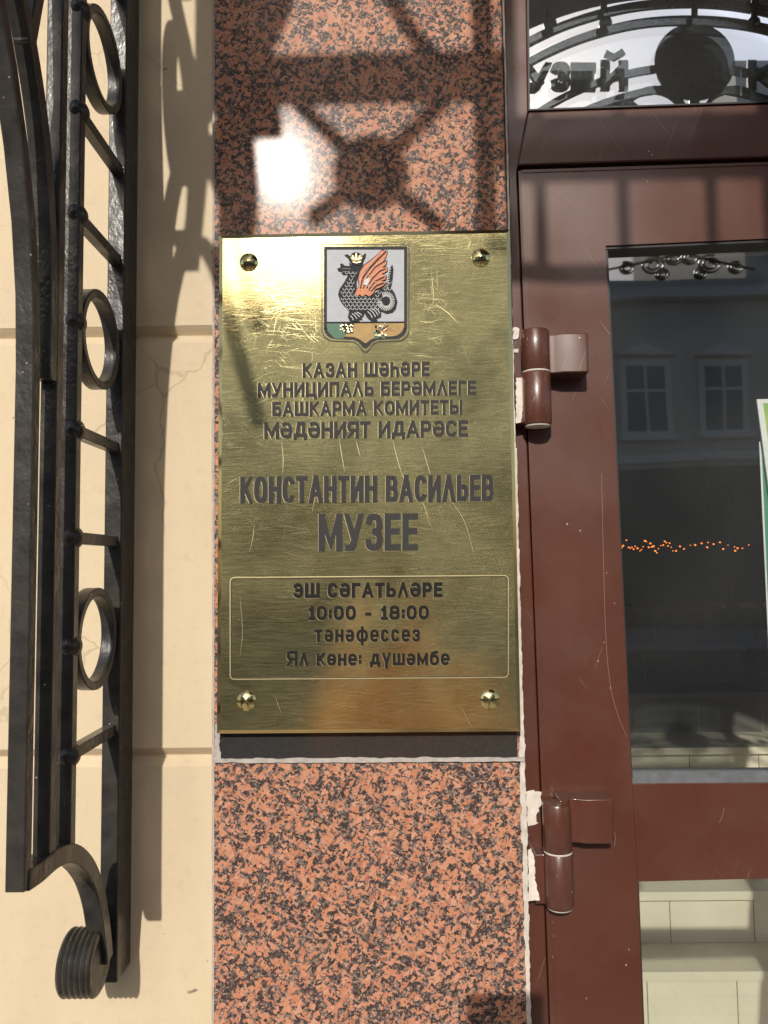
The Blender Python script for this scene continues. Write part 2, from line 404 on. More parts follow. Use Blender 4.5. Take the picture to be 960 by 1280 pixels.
# --- plaster wall to the left of the granite (rusticated blocks), running up and over the doorway
wall = thing('plaster_wall', 'cream plaster wall with two horizontal block joints and hair cracks', 'wall', (-1.5, .1, 0))
z1 = P(225, 418).z; z2 = P(225, 947).z; xr = P(271, 700).x
def wprof(zs):
    out = [(.0, -.03)]
    for z in zs: out += [(.0, z-.0085), (.003, z-.0055), (.0085, z-.001), (.0085, z+.001), (.003, z+.0062), (.0, z+.0095)]
    return out + [(.0, 4.2)]
zz = sorted([z2 - .424, z2, z1, z1 + .424, z1+.848, z1+1.272, z1+1.7])
pr = wprof(zz); mb = MB()
k = len(pr)
vs = [(-6, y, z) for y, z in pr] + [(xr, y, z) for y, z in pr] + [(-6, .35, 4.2), (-6, .35, -.03), (xr, .35, 4.2), (xr, .35, -.03)]
fs = [(i, k+i, k+i+1, i+1) for i in range(k-1)]
fs += [(k-1, 2*k-1, 2*k+2, 2*k), (2*k, 2*k+2, 2*k+3, 2*k+1)]
mb.add(vs, fs); mb.build('plaster_face', M['plaster'], wall)
xd0 = P(JX(640), 640).x; xd1 = xd0 + 1.02
ztop = P(800, -420).z
MB().box(xr, xd1 + .45, .03, .33, ztop, 4.2).build('wall_over_door', M['plaster'], wall)
MB().box(xd1 + .45, 7, -.002, .33, -.03, 4.2).build('wall_beyond_door', M['plaster'], wall)

# --- granite pilaster
pil = thing('granite_pilaster', 'polished red granite pilaster between plaster wall and brown door', 'pilaster', (xr+.2, .1, 0))
def slab(y0, y1, left0, left1, off=-1.2):
    pts = [P(left1, y1, GR), P(JX(y1, off), y1, GR), P(JX(y0, off), y0, GR), P(left0, y0, GR)]
    return MB().prism(pts, (0, .06, 0))
slab(-560, 947, 268.5, 267.5).build('upper_slab', M['granite'], pil, bevel=.001)
slab(953.5, 2640, 267.5, 265.5).build('lower_slab', M['granite'], pil, bevel=.001)
pts = [P(275, 948.5, GR-.0025), P(647, 946.5, GR-.0025), P(640, 330, GR-.0025), P(275, 330, GR-.0025)]
MB().prism(pts, (0, .0022, 0)).build('backing_slab', M['blackstone'], pil, bevel=.0016)
# grout under the backing slab, beside it and along the plaster edge
g = MB()
def ragged(xa, ya, xb, yb, w0, w1, Y, n=40, mi=0, seed=1, back=.003):
    """strip between two pixel points with uneven edges, as one thin solid"""
    rnd = random.Random(seed); d = Vector((xb-xa, yb-ya)); L = d.length; d /= L; nn = Vector((-d.y, d.x)); a = []; b = []; ja = jb = .5
    for i in range(n+1):
        c = Vector((xa, ya)) + d*(L*i/n)
        ja = .55*ja + .45*rnd.random() if i % 3 else rnd.random(); jb = .55*jb + .45*rnd.random() if i % 4 else rnd.random()
        p = c + nn*(w0*(.55+.8*ja)); q = c - nn*(w1*(.55+.9*jb))
        a.append(P(p.x, p.y, Y)); b.append(P(q.x, q.y, Y))
    m = MB(); n1 = n+1
    vs = a + b + [v + Vector((0, back, 0)) for v in a] + [v + Vector((0, back, 0)) for v in b]; fs = []
    for i in range(n):
        fs += [(i, i+1, n1+i+1, n1+i), (2*n1+i, 3*n1+i, 3*n1+i+1, 2*n1+i+1), (i, 2*n1+i, 2*n1+i+1, i+1), (n1+i, n1+i+1, 3*n1+i+1, 3*n1+i)]
    fs += [(0, n1, 3*n1, 2*n1), (n, 2*n1+n, 3*n1+n, n1+n)]
    return vs, fs
g.add(*ragged(269, 951.5, 656, 949.5, 2.5, 3.0, GR-.003, 60, seed=3, back=.006))
g.add(*ragged(271.5, 905, 270.5, 950, 2.5, 4.0, GR-.0032, 20, seed=5, back=.006))
g.build('joint_grout', M['grout'], pil)
g = MB(); g.add(*ragged(267.0, -200, 266.2, 2000, 1.7, 1.7, GR+.002, 160, seed=8, back=.012)); g.build('edge_grout', M['grout'], pil)

# --- door frame (jamb, transom bar, transom panes)
JF = 0.004      # jamb face
LF = 0.000      # leaf face
fr = thing('door_frame', 'dark brown door frame with transom window above the door', 'door frame', (xd0+.5, .02, 0))
LX = lambda py, off=0: 648 + (py-213)*.0375 + off     # left edge of the leaf
XR = 1790
def ln(x, x0, y0, s): return y0 + (x-x0)*s
sT = -10/300.
mb = MB()
pts = [P(JX(2640, 1.5), 2640, JF), P(LX(2640, -1.5), 2640, JF), P(LX(213, -1.5), 213, JF), P(660.5, 138.5, JF), P(652, -420, JF), P(JX(-420, 1.5), -420, JF)]
mb.prism(pts, (0, .07, 0)); mb.build('jamb', M['door'], fr, bevel=.0015)
mb = MB()
tb = [P(660.6, 139.5, JF), P(XR, ln(XR, 660, 140, sT), JF), P(XR, ln(XR, 648, 207, sT), JF), P(646.8, 207, JF)]
mb.prism(tb[::-1], (0, .07, 0)); mb.build('transom_bar', M['door'], fr, bevel=.002)
mb = MB(); mb.prism([P(1770, 2640, JF), P(1830, 2640, JF), P(1830, -420, JF), P(1770, -420, JF)], (0, .07, 0)); mb.build('far_jamb', M['door'], fr, bevel=.0015)
mb = MB()
gp = lambda Y: [P(653, -420, Y), P(660.5, 138, Y), P(XR, ln(XR, 660, 138, sT), Y), P(XR, -460, Y)]
mb.frame(gp(JF+.003), [P(657.5, -415, JF+.003), P(662.5, 136, JF+.003), P(XR-8, ln(XR, 660, 136, sT), JF+.003), P(XR-8, -455, JF+.003)], (0, .05, 0)); mb.build('transom_gasket', M['gasket'], fr)
for Y in (.012, .028):
    mb = MB(); q = [P(655, -418, Y), P(661.5, 137.2, Y), P(XR-2, ln(XR-2, 660, 137.2, sT), Y), P(XR-2, -458, Y)]
    mb.add(q, [(0, 1, 2, 3)]); mb.build('transom_pane', M['glass_top'], fr)

# --- door leaf
door = thing('glazed_door', 'brown metal door with two dark glass panes and two hinges', 'door', (xd0+.5, .0, 0))
GL = lambda py: 757 + (py-310)*.0494 if py < 1000 else 797 + (py-1102)*.039
top = lambda x: ln(x, 648, 214, -10/312.)
gt = lambda x: ln(x, 757, 307, -9/203.)
gb = lambda x: ln(x, 790, 979, -.004)
lt = lambda x: ln(x, 797, 1102.5, -4/163.)
YB = 1950
mb = MB(); D_ = (0, .045, 0)
XM = 1700
mb.prism([P(LX(2640), 2640, LF), P(GL(2640), 2640, LF), P(GL(1103), 1103, LF), P(790.2, 979, LF), P(757, 308, LF), P(757-4, top(753), LF), P(LX(213), 213.6, LF)], D_)
mb.build('stile', M['door'], door)
mb = MB(); mb.prism([P(757.02, gt(757), LF), P(XM, gt(XM), LF), P(XM, top(XM), LF), P(753.02, top(753), LF)], D_); mb.build('top_rail', M['door'], door)
mb = MB(); mb.prism([P(797.1, lt(797), LF+.0006), P(XM, lt(XM), LF+.0006), P(XM, gb(XM), LF+.0006), P(790.4, gb(790), LF+.0006)], D_); mb.build('middle_rail', M['door'], door, bevel=.0008)
mb = MB(); mb.prism([P(GL(2640)+.2, 2640, LF+.0006), P(XM, 2640, LF+.0006), P(XM, YB, LF+.0006), P(GL(YB)+.2, YB, LF+.0006)], D_); mb.build('bottom_rail', M['door'], door, bevel=.0008)
mb = MB(); mb.prism([P(XM+.3, 2640, LF), P(1768, 2640, LF), P(1768, top(1768), LF), P(XM+.3, top(XM), LF)], D_); mb.build('lock_stile', M['door'], door, bevel=.0012)
# step line along the stile, 1.5 mm proud bead
mb = MB()
mb.sweep([P(LX(y, 5.5 if y < 900 else 7), y, LF) for y in range(214, 2600, 60)], (1, 0, 0), .0012, .0012)
mb.sweep([P(GL(y)-17, y, LF+.0001) for y in range(318, 970, 40)], (1, 0, 0), .0006, .0006)
mb.sweep([P(652, 214.5, LF-.0002), P(XM, ln(XM, 652, 214.5, -10/312.), LF-.0002)], (0, 0, 1), .003, .0015)
mb.build('bead', M['door'], door)
# gaskets
mb = MB()
mb.prism([P(757, 311.5, LF+.002), P(XM, gt(XM)+5, LF+.002), P(XM, gt(XM)-.4, LF+.002), P(756.5, 306.5, LF+.002)], (0, .03, 0))
mb.prism([P(789.5, 979, LF+.003), P(791, 979, LF+.003), P(759.8, 312, LF+.003), P(757, 312, LF+.003)], (0, .03, 0))
mb.prism([P(GL(YB), YB, LF+.003), P(GL(YB)+1.5, YB, LF+.003), P(GL(1103)+1.5, 1103, LF+.003), P(GL(1103), 1103, LF+.003)], (0, .03, 0))
mb.build('gasket', M['gasket'], door)
mb = MB(); mb.prism([P(790, 979.5, LF-.001), P(XM, gb(XM), LF-.001), P(XM, gb(XM)-12.5, LF+.006), P(789.4, 966, LF+.006)], (0, .02, 0)); mb.build('sill_gasket', M['greygasket'], door, bevel=.0015)
for nm, q in (('upper_glass', [(757, 309), (789.5, 975), (XM, 975), (XM, gt(XM)+1)]), ('lower_glass', [(GL(1103), 1101.5), (GL(YB), YB), (XM, YB), (XM, lt(XM)-1)])):
    MB().add([P(x, y, .014) for x, y in q], [(0, 1, 2, 3)]).build(nm, M['glass'], door)
# long scratch and paint drips on the stile
mb = MB()
def hair(pts, w, Y): mb.sweep(smooth_path([P(x, y, Y) for x, y in pts], 6), (1, 0, 0), w, .0003)
hair([(752, 592), (754, 690), (757, 790), (762, 850), (771, 890), (784, 922)], .0003, LF-.0001)
hair([(684, 236), (700, 247), (716, 262)], .0004, LF-.0001)
hair([(905, 1010), (903, 1020), (899, 1028)], .0003, LF-.0001)
hair([(1014/2+257, 1033), (769, 1045), (768, 1058)], .0003, LF-.0001)
for (x, y) in ((690, 1148), (691, 1153), (691, 1165), (692, 1170), (691, 1196), (733, 1248), (786, 1187), (768, 754), (755, 803), (758, 716), (763, 860)):
    mb.sphere(P(x, y, LF), (.0006, .0004, .0011), 8)
mb.build('scratches', M['scratch'], door)

def hinge(bar, plate, split, leftpl, Yb, label):
    """bar = barrel x0,x1,y0,y1 ; plate = x0,x1,y0,y1 in photo pixels"""
    c0 = P((bar[0]+bar[1])/2, bar[2], Yb); c1 = P((bar[0]+bar[1])/2+ (bar[3]-bar[2])*.03, bar[3], Yb); r = (P(bar[1], bar[2], Yb-.013).x - P(bar[0], bar[2], Yb-.013).x)/2
    hg = MB(); ax = (c1-c0); L = ax.length; s = (split-bar[2])/(bar[3]-bar[2])
    hg.lathe(c0, ax, [(r*.55, -.0005), (r*.93, 0), (r, .0016), (r, L*s-.0014), (r*.95, L*s-.0006)], 40)
    hg.lathe(c0, ax, [(r*.95, L*s+.0006), (r, L*s+.0014), (r, L-.003), (r*.9, L-.0008), (r*.55, L)], 40)
    h = hg.build('hinge', M['door'], door, smooth=50)
    h['label'] = label
    w = MB(); w.lathe(c0, ax, [(r*.97, L*s-.0008), (r*.99, L*s-.0004), (r*.99, L*s+.0004), (r*.97, L*s+.0008)], 40)
    w.lathe(c0, ax, [(r*.9, L-.0009), (r*.86, L+.0004), (r*.3, L+.0004)], 40)
    w.build('worn_rim', M['sealant'], h, smooth=50)
    # door-side plate: blends tangentially into the barrel, thick block standing off the leaf
    px = P(plate[1], (plate[2]+plate[3])/2, Yb-.012).x; z0 = P(plate[0], plate[2], Yb-.012).z; z1_ = P(plate[0], plate[3], Yb-.012).z
    cx = (c0.x*(1-.2)+c1.x*.2); yf = Yb - .0105; prof = []
    for a in range(0, 61, 10): prof.append((cx + r*sin(radians(a))*.98, Yb - r*cos(radians(a))*.98))
    x60, y60 = prof[-1]
    prof += [(x60+.006, yf+.003), (x60+.012, yf), (px-.002, yf-.0005), (px, yf+.0015), (px, LF+.006), (cx, LF+.006)]
    m = MB(); n = len(prof)
    m.add([(x, y, z0) for x, y in prof] + [(x, y, z1_) for x, y in prof], [tuple(range(n)), tuple(range(2*n-1, n-1, -1))] + [(i, n+i, n+(i+1) % n, (i+1) % n) for i in range(n)])
    m.build('leaf_plate', M['door'], h, smooth=30, bevel=.0010)
    m = MB(); lx = P(leftpl[0], leftpl[2], -.010).x
    z0 = P(leftpl[0], leftpl[2], -.01).z; z1_ = P(leftpl[0], leftpl[3], -.01).z
    m.box(lx, c0.x+.004, -.014, JF+.006, z1_, z0)
    m.build('frame_plate', M['door'], h, bevel=.0012)
    return h
Yh = -.016
h1 = hinge((650.5, 686.5, 414, 533), (686, 737, 416.5, 465), 466, (643, 0, 471, 530), Yh, 'upper brown hinge with chipped rims')
h2 = hinge((677.5, 714, 1003, 1134), (714, 768, 1000, 1056), 1064, (667, 0, 1066, 1128), Yh, 'lower brown hinge, glossier and less worn')
# bare chips of paint on the hinge plates and on the frame
def blob(pts, Y, seed, jit=1.0, back=.0006):
    rnd = random.Random(seed); out = []
    for i in range(len(pts)):
        a = Vector(pts[i]); b = Vector(pts[(i+1) % len(pts)]); m = max(1, int((b-a).length/3))
        for k in range(m):
            p = a + (b-a)*(k/m); out.append(P(p.x + (rnd.random()-.5)*jit*2, p.y + (rnd.random()-.5)*jit*2, Y))
    return MB().prism(out[::-1], (0, back, 0))
blob([(645, 473), (655, 472), (654, 500), (651, 528), (645, 530)], -.0146, 4, .8).build('bare_patch', M['chip'], h1)
blob([(660, 1062), (664, 1061), (668, 1070), (669, 1100), (675, 1126), (661, 1126)], -.0146, 6, .8).build('bare_patch', M['chip'], h2)
blob([(656, 988), (676, 990), (677, 1004), (671, 1020), (672, 1030), (660, 1034), (659, 1010)], JF-.0012, 9, 1.8).build('bare_paint', M['chip'], fr)
blob([(642, 408), (650, 410), (649, 423), (641, 425)], JF-.0012, 19, 1.4).build('bare_paint', M['chip'], fr)
blob([(641, 437), (648, 436), (648, 440), (641, 441)], JF-.0012, 29, .8).build('bare_paint', M['chip'], fr)

# white sealant between granite and frame
se = MB()
for (ya, yb, wl, wr, sd_) in ((-120, 290, 1.0, 1.2, 2), (290, 560, 1.3, 1.5, 4), (560, 900, 2.2, 2.5, 6), (900, 1080, 3.2, 3.8, 7), (1080, 1210, 3.0, 3.4, 9), (1210, 1900, 2.4, 2.6, 10)):
    se.add(*ragged(JX(ya, 1.5), ya, JX(yb, 1.5), yb, wr, wl, -.0128, max(14, int((yb-ya)/4)), seed=sd_, back=.02))
tag(se.build('sealant_bead', M['sealant']), 'ragged white sealant bead between red granite and brown door frame', 'sealant')

# ================================================================== BRASS PLAQUE
FY = GR - .016                                # plaque face
plq = thing('brass_plaque', 'scratched brass museum plaque with engraved dark lettering and a dragon crest', 'plaque', P(455, 917, GR))
cor = [(271.2, 917), (650.8, 914.2), (637.2, 287), (274.3, 294)]
def inset(c, d):
    cx = sum(p[0] for p in c)/4; cy = sum(p[1] for p in c)/4
    return [(x + (d if x < cx else -d), y + (d if y < cy else -d)) for x, y in c]
mb = MB()
o4 = [P(x, y, FY+.0022) for x, y in cor]; i4 = [P(x, y, FY) for x, y in inset(cor, 4.2)]
b4 = [v + Vector((0, .0136, 0)) for v in o4]
mb.add(o4+i4+b4, [(4, 5, 6, 7)], 0)
mb.add(o4+i4+b4, [(0, 1, 5, 4), (1, 2, 6, 5), (2, 3, 7, 6), (3, 0, 4, 7), (0, 8, 9, 1), (1, 9, 10, 2), (2, 10, 11, 3), (3, 11, 8, 0), (8, 11, 10, 9)], 1)
mb.build('plate', [M['brass'], M['brass_edge']], plq)
PR = lambda x, y, h=0: P(x, y, FY - h)
mb = MB()
for k, st in enumerate([[(424, 548), (427, 568), (431, 590)], [(445, 551), (450, 570)], [(491, 550), (497, 575), (505, 600)], [(518, 612), (530, 632), (537, 657)], [(560, 620), (577, 645), (586, 668), (594, 700)], [(312, 690), (316, 672), (318, 655)],
                        [(352, 552), (354, 575), (353, 592)], [(468, 640), (476, 668), (480, 690)], [(545, 381), (560, 391), (572, 404)], [(352, 893), (343, 868)], [(575, 880), (583, 897), (592, 912)], [(300, 745), (303, 790), (300, 820)], [(390, 640), (398, 600)], [(528, 560), (540, 600)]]):
    mb = MB()
    for q in range(1): mb.sweep(smooth_path([PR(x + q*1.7, y + q*2.5, .00003 + .00002*q) for x, y in st], 7), (0, 1, 0), .00004, .00034, taper=lambda t: .25 + .75*sin(pi*min(.98, max(.02, t))))
    mb.build('wear_mark', M['brass_light'], plq)
# rounded engraved border around the opening hours
def rrect(x0, y0, x1, y1, r, n=5, sk=0):
    out = []
    for cx, cy, a in ((x1-r, y0+r, -90), (x1-r, y1-r, 0), (x0+r, y1-r, 90), (x0+r, y0+r, 180)):
        for i in range(n+1):
            q = radians(a + 90*i/n); out.append((cx + r*cos(q), cy + r*sin(q)))
    return [(x, y + sk*(x-(x0+x1)/2)) for x, y in out]
mb = MB(); ou = rrect(287, 720, 636, 848.5, 6, sk=-.008); inn = rrect(288.2, 721.2, 634.8, 847.3, 5, sk=-.008)
mb.frame([PR(x, y, .0004) for x, y in ou], [PR(x, y, .0004) for x, y in inn], (0, .0005, 0)); gb_ = mb.build('hours_border', M['brass_light'], plq)
mb = MB(); inn2 = rrect(289.4, 722.4, 633.6, 846.1, 4.5, sk=-.008)
mb.frame([PR(x, y, .0003) for x, y in inn], [PR(x, y, .0003) for x, y in inn2], (0, .0004, 0)); mb.build('border_groove', M['brass_dark'], gb_)

# ---- stroke alphabet (skeletons in a unit box)
def el(a0, a1, cx=.5, cy=.5, rx=.5, ry=.5, n=16, e=.78):
    out = []
    for i in range(n+1):
        q = radians(a0 + (a1-a0)*i/n); c, s = cos(q), sin(q)
        out.append((cx + rx*math.copysign(abs(c)**e, c), cy + ry*math.copysign(abs(s)**e, s)))
    return out
def bowl(y0, y1, x=0, xr=1):     # from (x,y1) round to (x,y0), bulging right
    r = (y1-y0)/2; k = .52
    return [(x, y1), (xr-k*.5, y1)] + [(xr - .28 + .28*cos(q), (y0+y1)/2 + r*sin(q)) for q in [radians(a) for a in range(75, -76, -15)]] + [(xr-k*.5, y0), (x, y0)]
mir = lambda st: [[(1-x, y) for x, y in s] for s in st]
G = {
 'А': (1.0, [[(0, -.12), (.5, 1.12)], [(1, -.12), (.5, 1.12)], [(.2, .27), (.8, .27)]]),
 'Λ': (.95, [[(0, -.12), (.5, 1.12)], [(1, -.12), (.5, 1.12)]]),
 'Б': (.86, [[(0, 0), (0, 1)], [(0, 1), (.88, 1)], bowl(0, .58)]),
 'В': (.88, [[(0, 0), (0, 1)], bowl(.52, 1, 0, .93), bowl(0, .52)]),
 'Г': (.75, [[(0, 0), (0, 1)], [(0, 1), (1, 1)]]),
 'Д': (1.05, [[(.2, .1), (.36, 1), (.84, 1), (.84, .1)], [(0, .1), (1, .1)], [(0, -.1), (0, .12)], [(1, -.1), (1, .12)]]),
 'Е': (.76, [[(0, 0), (0, 1)], [(0, 1), (1, 1)], [(0, .52), (.9, .52)], [(0, 0), (1, 0)]]),
 'З': (.84, [el(160, -80, .5, .75, .48, .25, 14), el(80, -165, .48, .26, .52, .26, 16)]),
 'И': (.92, [[(0, 0), (0, 1)], [(1, 0), (1, 1)], [(0, .02), (1, .98)]]),
 'К': (.90, [[(0, 0), (0, 1)], [(1, 1.1), (.12, .48)], [(.28, .62), (1.03, -.1)]]),
 'М': (1.14, [[(0, 0), (0, 1)], [(1, 0), (1, 1)], [(.02, 1.04), (.5, .12), (.98, 1.04)]]),
 'Н': (.90, [[(0, 0), (0, 1)], [(1, 0), (1, 1)], [(0, .52), (1, .52)]]),
 'О': (.94, [el(90, 450, n=28)]),
 'П': (.90, [[(0, 0), (0, 1)], [(1, 0), (1, 1)], [(0, 1), (1, 1)]]),
 'Р': (.84, [[(0, 0), (0, 1)], bowl(.42, 1)]),
 'С': (.88, [el(42, 318, n=22)]),
 'Т': (.82, [[(.5, 0), (.5, 1)], [(0, 1), (1, 1)]]),
 'У': (.92, [[(-.02, 1.1), (.52, .30)], [(1.02, 1.1), (.46, .12), (.3, 0), (.06, 0)]]),
 'Ц': (1.0, [[(0, 1), (0, 0)], [(.84, 1), (.84, 0)], [(0, 0), (1, 0)], [(1, .03), (1, -.2)]]),
 'Ш': (1.28, [[(0, 1), (0, 0)], [(.5, 1), (.5, 0)], [(1, 1), (1, 0)], [(0, 0), (1, 0)]]),
 'Ы': (1.18, [[(0, 0), (0, 1)], bowl(0, .56, 0, .66), [(1, 0), (1, 1)]]),
 'Ь': (.84, [[(0, 0), (0, 1)], bowl(0, .56)]),
 'Э': (.88, mir([el(42, 318, n=22)]) + [[(.35, .52), (.98, .52)]]),
 'Я': (.90, mir([[(0, 0), (0, 1)], bowl(.44, 1), [(.42, .44), (1.0, -.1)]])),
 'Ә': (.92, [el(120, -180, n=24), [(0, .52), (1, .52)]]),
 'Һ': (.84, [[(0, 0), (0, 1)], [(0, .40)] + el(150, 0, .5, .40, .5, .24, 8) + [(1, 0)]]),
 '0': (.72, [el(90, 450, n=26)]), '1': (.46, [[(.62, 0), (.62, 1)], [(.62, .99), (0, .80)], [(.1, 0), (1.1, 0)]]),
 '8': (.74, [el(90, 450, .5, .75, .44, .25, 18), el(90, 450, .5, .26, .5, .26, 18)]),
 ':': (.22, [[(.5, .16), (.5, .22)], [(.5, .60), (.5, .66)]]), '-': (.42, [[(0, .38), (1, .38)]]),
}
X_ = .76      # lower-case height
low = {'т': 'Т', 'ә': 'Ә', 'н': 'Н', 'с': 'С', 'з': 'З', 'к': 'К', 'ш': 'Ш', 'м': 'М', 'Λl': 'Λ'}
for a, b in low.items(): G[a] = (G[b][0]*.80, [[(x, y*X_) for x, y in s] for s in G[b][1]])
G['е'] = (.74, [[(x, y*X_) for x, y in [(0, .5), (1, .5)]], [(x, y*X_) for x, y in el(0, 303, n=24)]])
G['ф'] = (1.0, [[(.5, -.26), (.5, 1.0)], [(x, y*X_) for x, y in el(90, 450, n=26)]])
G['ө'] = (.76, [[(x, y*X_) for x, y in el(90, 450, n=24)], [(.08, X_/2), (.92, X_/2)]])
G['д'] = (.88, [[(.18, .08), (.36, X_), (.82, X_), (.82, .08)], [(0, .08), (1, .08)], [(0, -.14), (0, .1)], [(1, -.14), (1, .1)]])
G['ү'] = (.74, [[(0, X_+.06), (.5, .12)], [(1, X_+.06), (.5, .12)], [(.5, .2), (.5, -.26)]])
G['б'] = (.78, [[(x, y*.66) for x, y in el(90, 450, n=24)], [(.02, .33), (.04, .66), (.22, .88), (.86, .98)]])
def glyphs(text, x0, x1, ytop, ybot, t, gap, skew=0.0, tv=None, small=0.0):
    """ribbons as 2D pixel polygons for a line of text filling x0..x1"""
    H = ybot - ytop; ws = [(.42 if c == ' ' else G[c][0]) for c in text]
    wsum = sum(ws); n = len(text)
    K = (x1 - x0 - gap*(n-1))/wsum; x = x0; out = []
    for c, wf in zip(text, ws):
        if c != ' ':
            wg = wf*K
            for s in G[c][1]:
                pts = [Vector((x + t/2 + px*(wg - t), ybot - t/2 - py*(H - t))) for px, py in s]
                lo, hi = ytop, ybot
                ymin = min(py for _, py in s)
                if ymin < -.12: hi = ybot + .4*H
                if c in 'Дд': hi = ybot + .4*H
                if c in 'ЛΛАтәнсзкшмефөдүб' or c.islower(): lo = ytop - .02*H
                closed = (pts[0]-pts[-1]).length < .05
                L = []; Rr = []; m = len(pts)
                for i, p in enumerate(pts):
                    if closed:
                        a = pts[i] - pts[i-1 if i > 0 else m-2]; b = pts[(i+1) if i < m-1 else 1] - pts[i]
                    else:
                        a = pts[i] - pts[i-1] if i > 0 else pts[1]-pts[0]; b = pts[i+1]-pts[i] if i < m-1 else pts[-1]-pts[-2]
                    a = a.normalized(); b = b.normalized(); tg = (a+b)
                    tg = tg.normalized() if tg.length > 1e-3 else b
                    nn = Vector((-tg.y, tg.x)); cs = max(.5, nn.dot(Vector((-b.y, b.x))))
                    q = p.copy()
                    if not closed and i == 0: q = p - b*t/2
                    if not closed and i == m-1: q = p + a*t/2
                    wgt = t/cs
                    l = q + nn*wgt/2; r = q - nn*wgt/2
                    for v in (l, r):
                        v.y = min(max(v.y, lo), hi); v.x = min(max(v.x, x - .02*wg), x + wg + .02*wg)
                    L.append(l); Rr.append(r)
                out.append((L, Rr, closed))
            if False: pass
        x += wf*K + gap
    xm = (x0+x1)/2
    for L, Rr, _ in out:
        for v in L + Rr: v.y += skew*(v.x - xm)
    return out
def text_mesh(rib, h0, place, grow=0.0, dh=.00003, dx=0, dy=0):
    mb = MB()
    for k, (L, Rr, closed) in enumerate(rib):
        hh = h0 + dh*(k % 6); a = []; b = []
        for l, r in zip(L, Rr):
            d = (l - r); d = d.normalized()*grow if d.length > 1e-6 else d
            a.append(place(l.x+d.x+dx, l.y+d.y+dy, hh)); b.append(place(r.x-d.x+dx, r.y-d.y+dy, hh))
        n = len(a); mb.add(a + b, [(i, i+1, n+i+1, n+i) for i in range(n-1)])
    return mb
LINES = [
 ('КАЗАН ШӘҺӘРЕ', 378, 537, 453, 471, 3.8, 1.6, -.012), ('МУНИЦИПАΛЬ БЕРӘМΛЕГЕ', 322, 595, 477, 495, 3.8, 1.5, -.011),
 ('БАШКАРМА КОМИТЕТЫ', 340, 578, 501, 519, 3.8, 1.5, -.011), ('МӘДӘНИЯТ ИДАРӘСЕ', 330, 585, 526.5, 547, 4.3, 1.5, -.010),
 ('КОНСТАНТИН ВАСИΛЬЕВ', 300, 617.5, 594.5, 627.5, 5.9, 1.5, -.008), ('МУЗЕЕ', 398, 522.5, 642, 688.5, 8.0, 2.2, -.007),
 ('ЭШ СӘГАТЬΛӘРЕ', 366, 553, 728.5, 747, 4.4, 1.9, -.006), ('10:00 - 18:00', 385, 536, 757, 775, 4.1, 2.1, -.005),
 ('тәнәфессез', 393, 525, 783, 802.5, 3.6, 2.6, -.004), ('Яʟ көне: дүшәмбе', 358, 562, 813.5, 832, 3.6, 2.1, -.004)]
G['ʟ'] = G['Λl']
for s, x0, x1, y0, y1, t, gap, sk in LINES:
    rb = glyphs(s, x0, x1, y0, y1, t, gap, sk)
    le = text_mesh(rb, .0009, PR).build('lettering', M['inkpaint'] if y0 > 700 else M['paint'], plq)
    text_mesh(rb, .0003, PR, grow=.22, dx=-.1, dy=.45).build('sunlit_edge', M['brass_light'], le)  # sunlit lower edges of the letters, drawn as a paler shifted copy
# screws
for i, (x, y, r, lb) in enumerate(((311, 328, 11.6, None), (601, 322, 11.6, None), (308, 876, 12, None), (612, 874.5, 12, None))):
    c = P(x, y, FY); rr = r*.00079
    sc = MB().lathe(c, (0, -1, 0), [(rr, 0), (rr, .0008), (rr*.93, .0016), (rr*.55, .0032), (rr*.12, .0045), (rr*.02, .0046)], 36).build('screw_cap', M['screwcap'], plq, smooth=28)

# ---- crest
Q = lambda zx, zy: (370 + zx/5.647, 290 + zy/5.647)       # traced in an enlargement of the crest
def QP(pts, h): return [PR(*Q(x, y), h) for x, y in pts]
def flat(mb, pts, h, t=.0003, mi=0): 
    a = sum(p[0]*q[1]-q[0]*p[1] for p, q in zip(pts, pts[1:]+pts[:1]))
    if a > 0: pts = pts[::-1]
    return mb.prism(QP(pts, h), (0, t, 0), mi)
def shield(d):
    x0, x1, y0 = 184+d, 797-d, 90+d
    out = [(x0, y0), (x1, y0), (x1, 690)]
    for a in range(10, 91, 16): out.append((x1-85+85*cos(radians(a))-d*.0, 690-d+80*sin(radians(a))))
    out += [(575-d*.1, 775-d), (540-d*.3, 795-d*1.1), (512-d*.5, 838-d*1.6), (490, 848-d*1.9), (468+d*.5, 838-d*1.6), (440+d*.3, 795-d*1.1), (405+d*.1, 775-d)]
    for a in range(90, 9, -16): out.append((x0+85-85*cos(radians(a)), 690-d+80*sin(radians(a))))
    out.append((x0, 690)); return out
cr = MB(); s0 = shield(-6); s1 = shield(4); s2 = shield(14); s3 = shield(34)
def fring(a, b, h, mat, nm, par):
    m = MB(); m.frame(QP(a, h), QP(b, h), (0, .0004, 0)); return m.build(nm, mat, par)
crest = MB(); flat(crest, shield(28), .0004); crest = crest.build('crest', M['silver'], plq)
crest['label'] = 'silver enamelled shield with a crowned black dragon'
fring(shield(-4), shield(3), .0004, M['brass_dark'], 'shield_groove', crest)
fring(shield(3), shield(13), .0007, M['brass'], 'shield_rim', crest)
fring(shield(13), s3, .0006, M['paint'], 'inner_groove', crest)
m = MB(); fld = [(214, 640), (764, 636), (762, 690), (735, 740), (690, 752), (575, 752), (530, 768), (490, 800), (455, 770), (410, 752), (285, 752), (240, 730), (216, 690)]
flat(m, fld, .00055); m.build('gold_ground', M['gold'], crest)
m = MB(); flat(m, [(218, 645), (330, 648), (345, 690), (350, 725), (335, 752), (275, 752), (240, 720), (220, 690)], .0008)
m.build('green_hill', M['green'], crest)
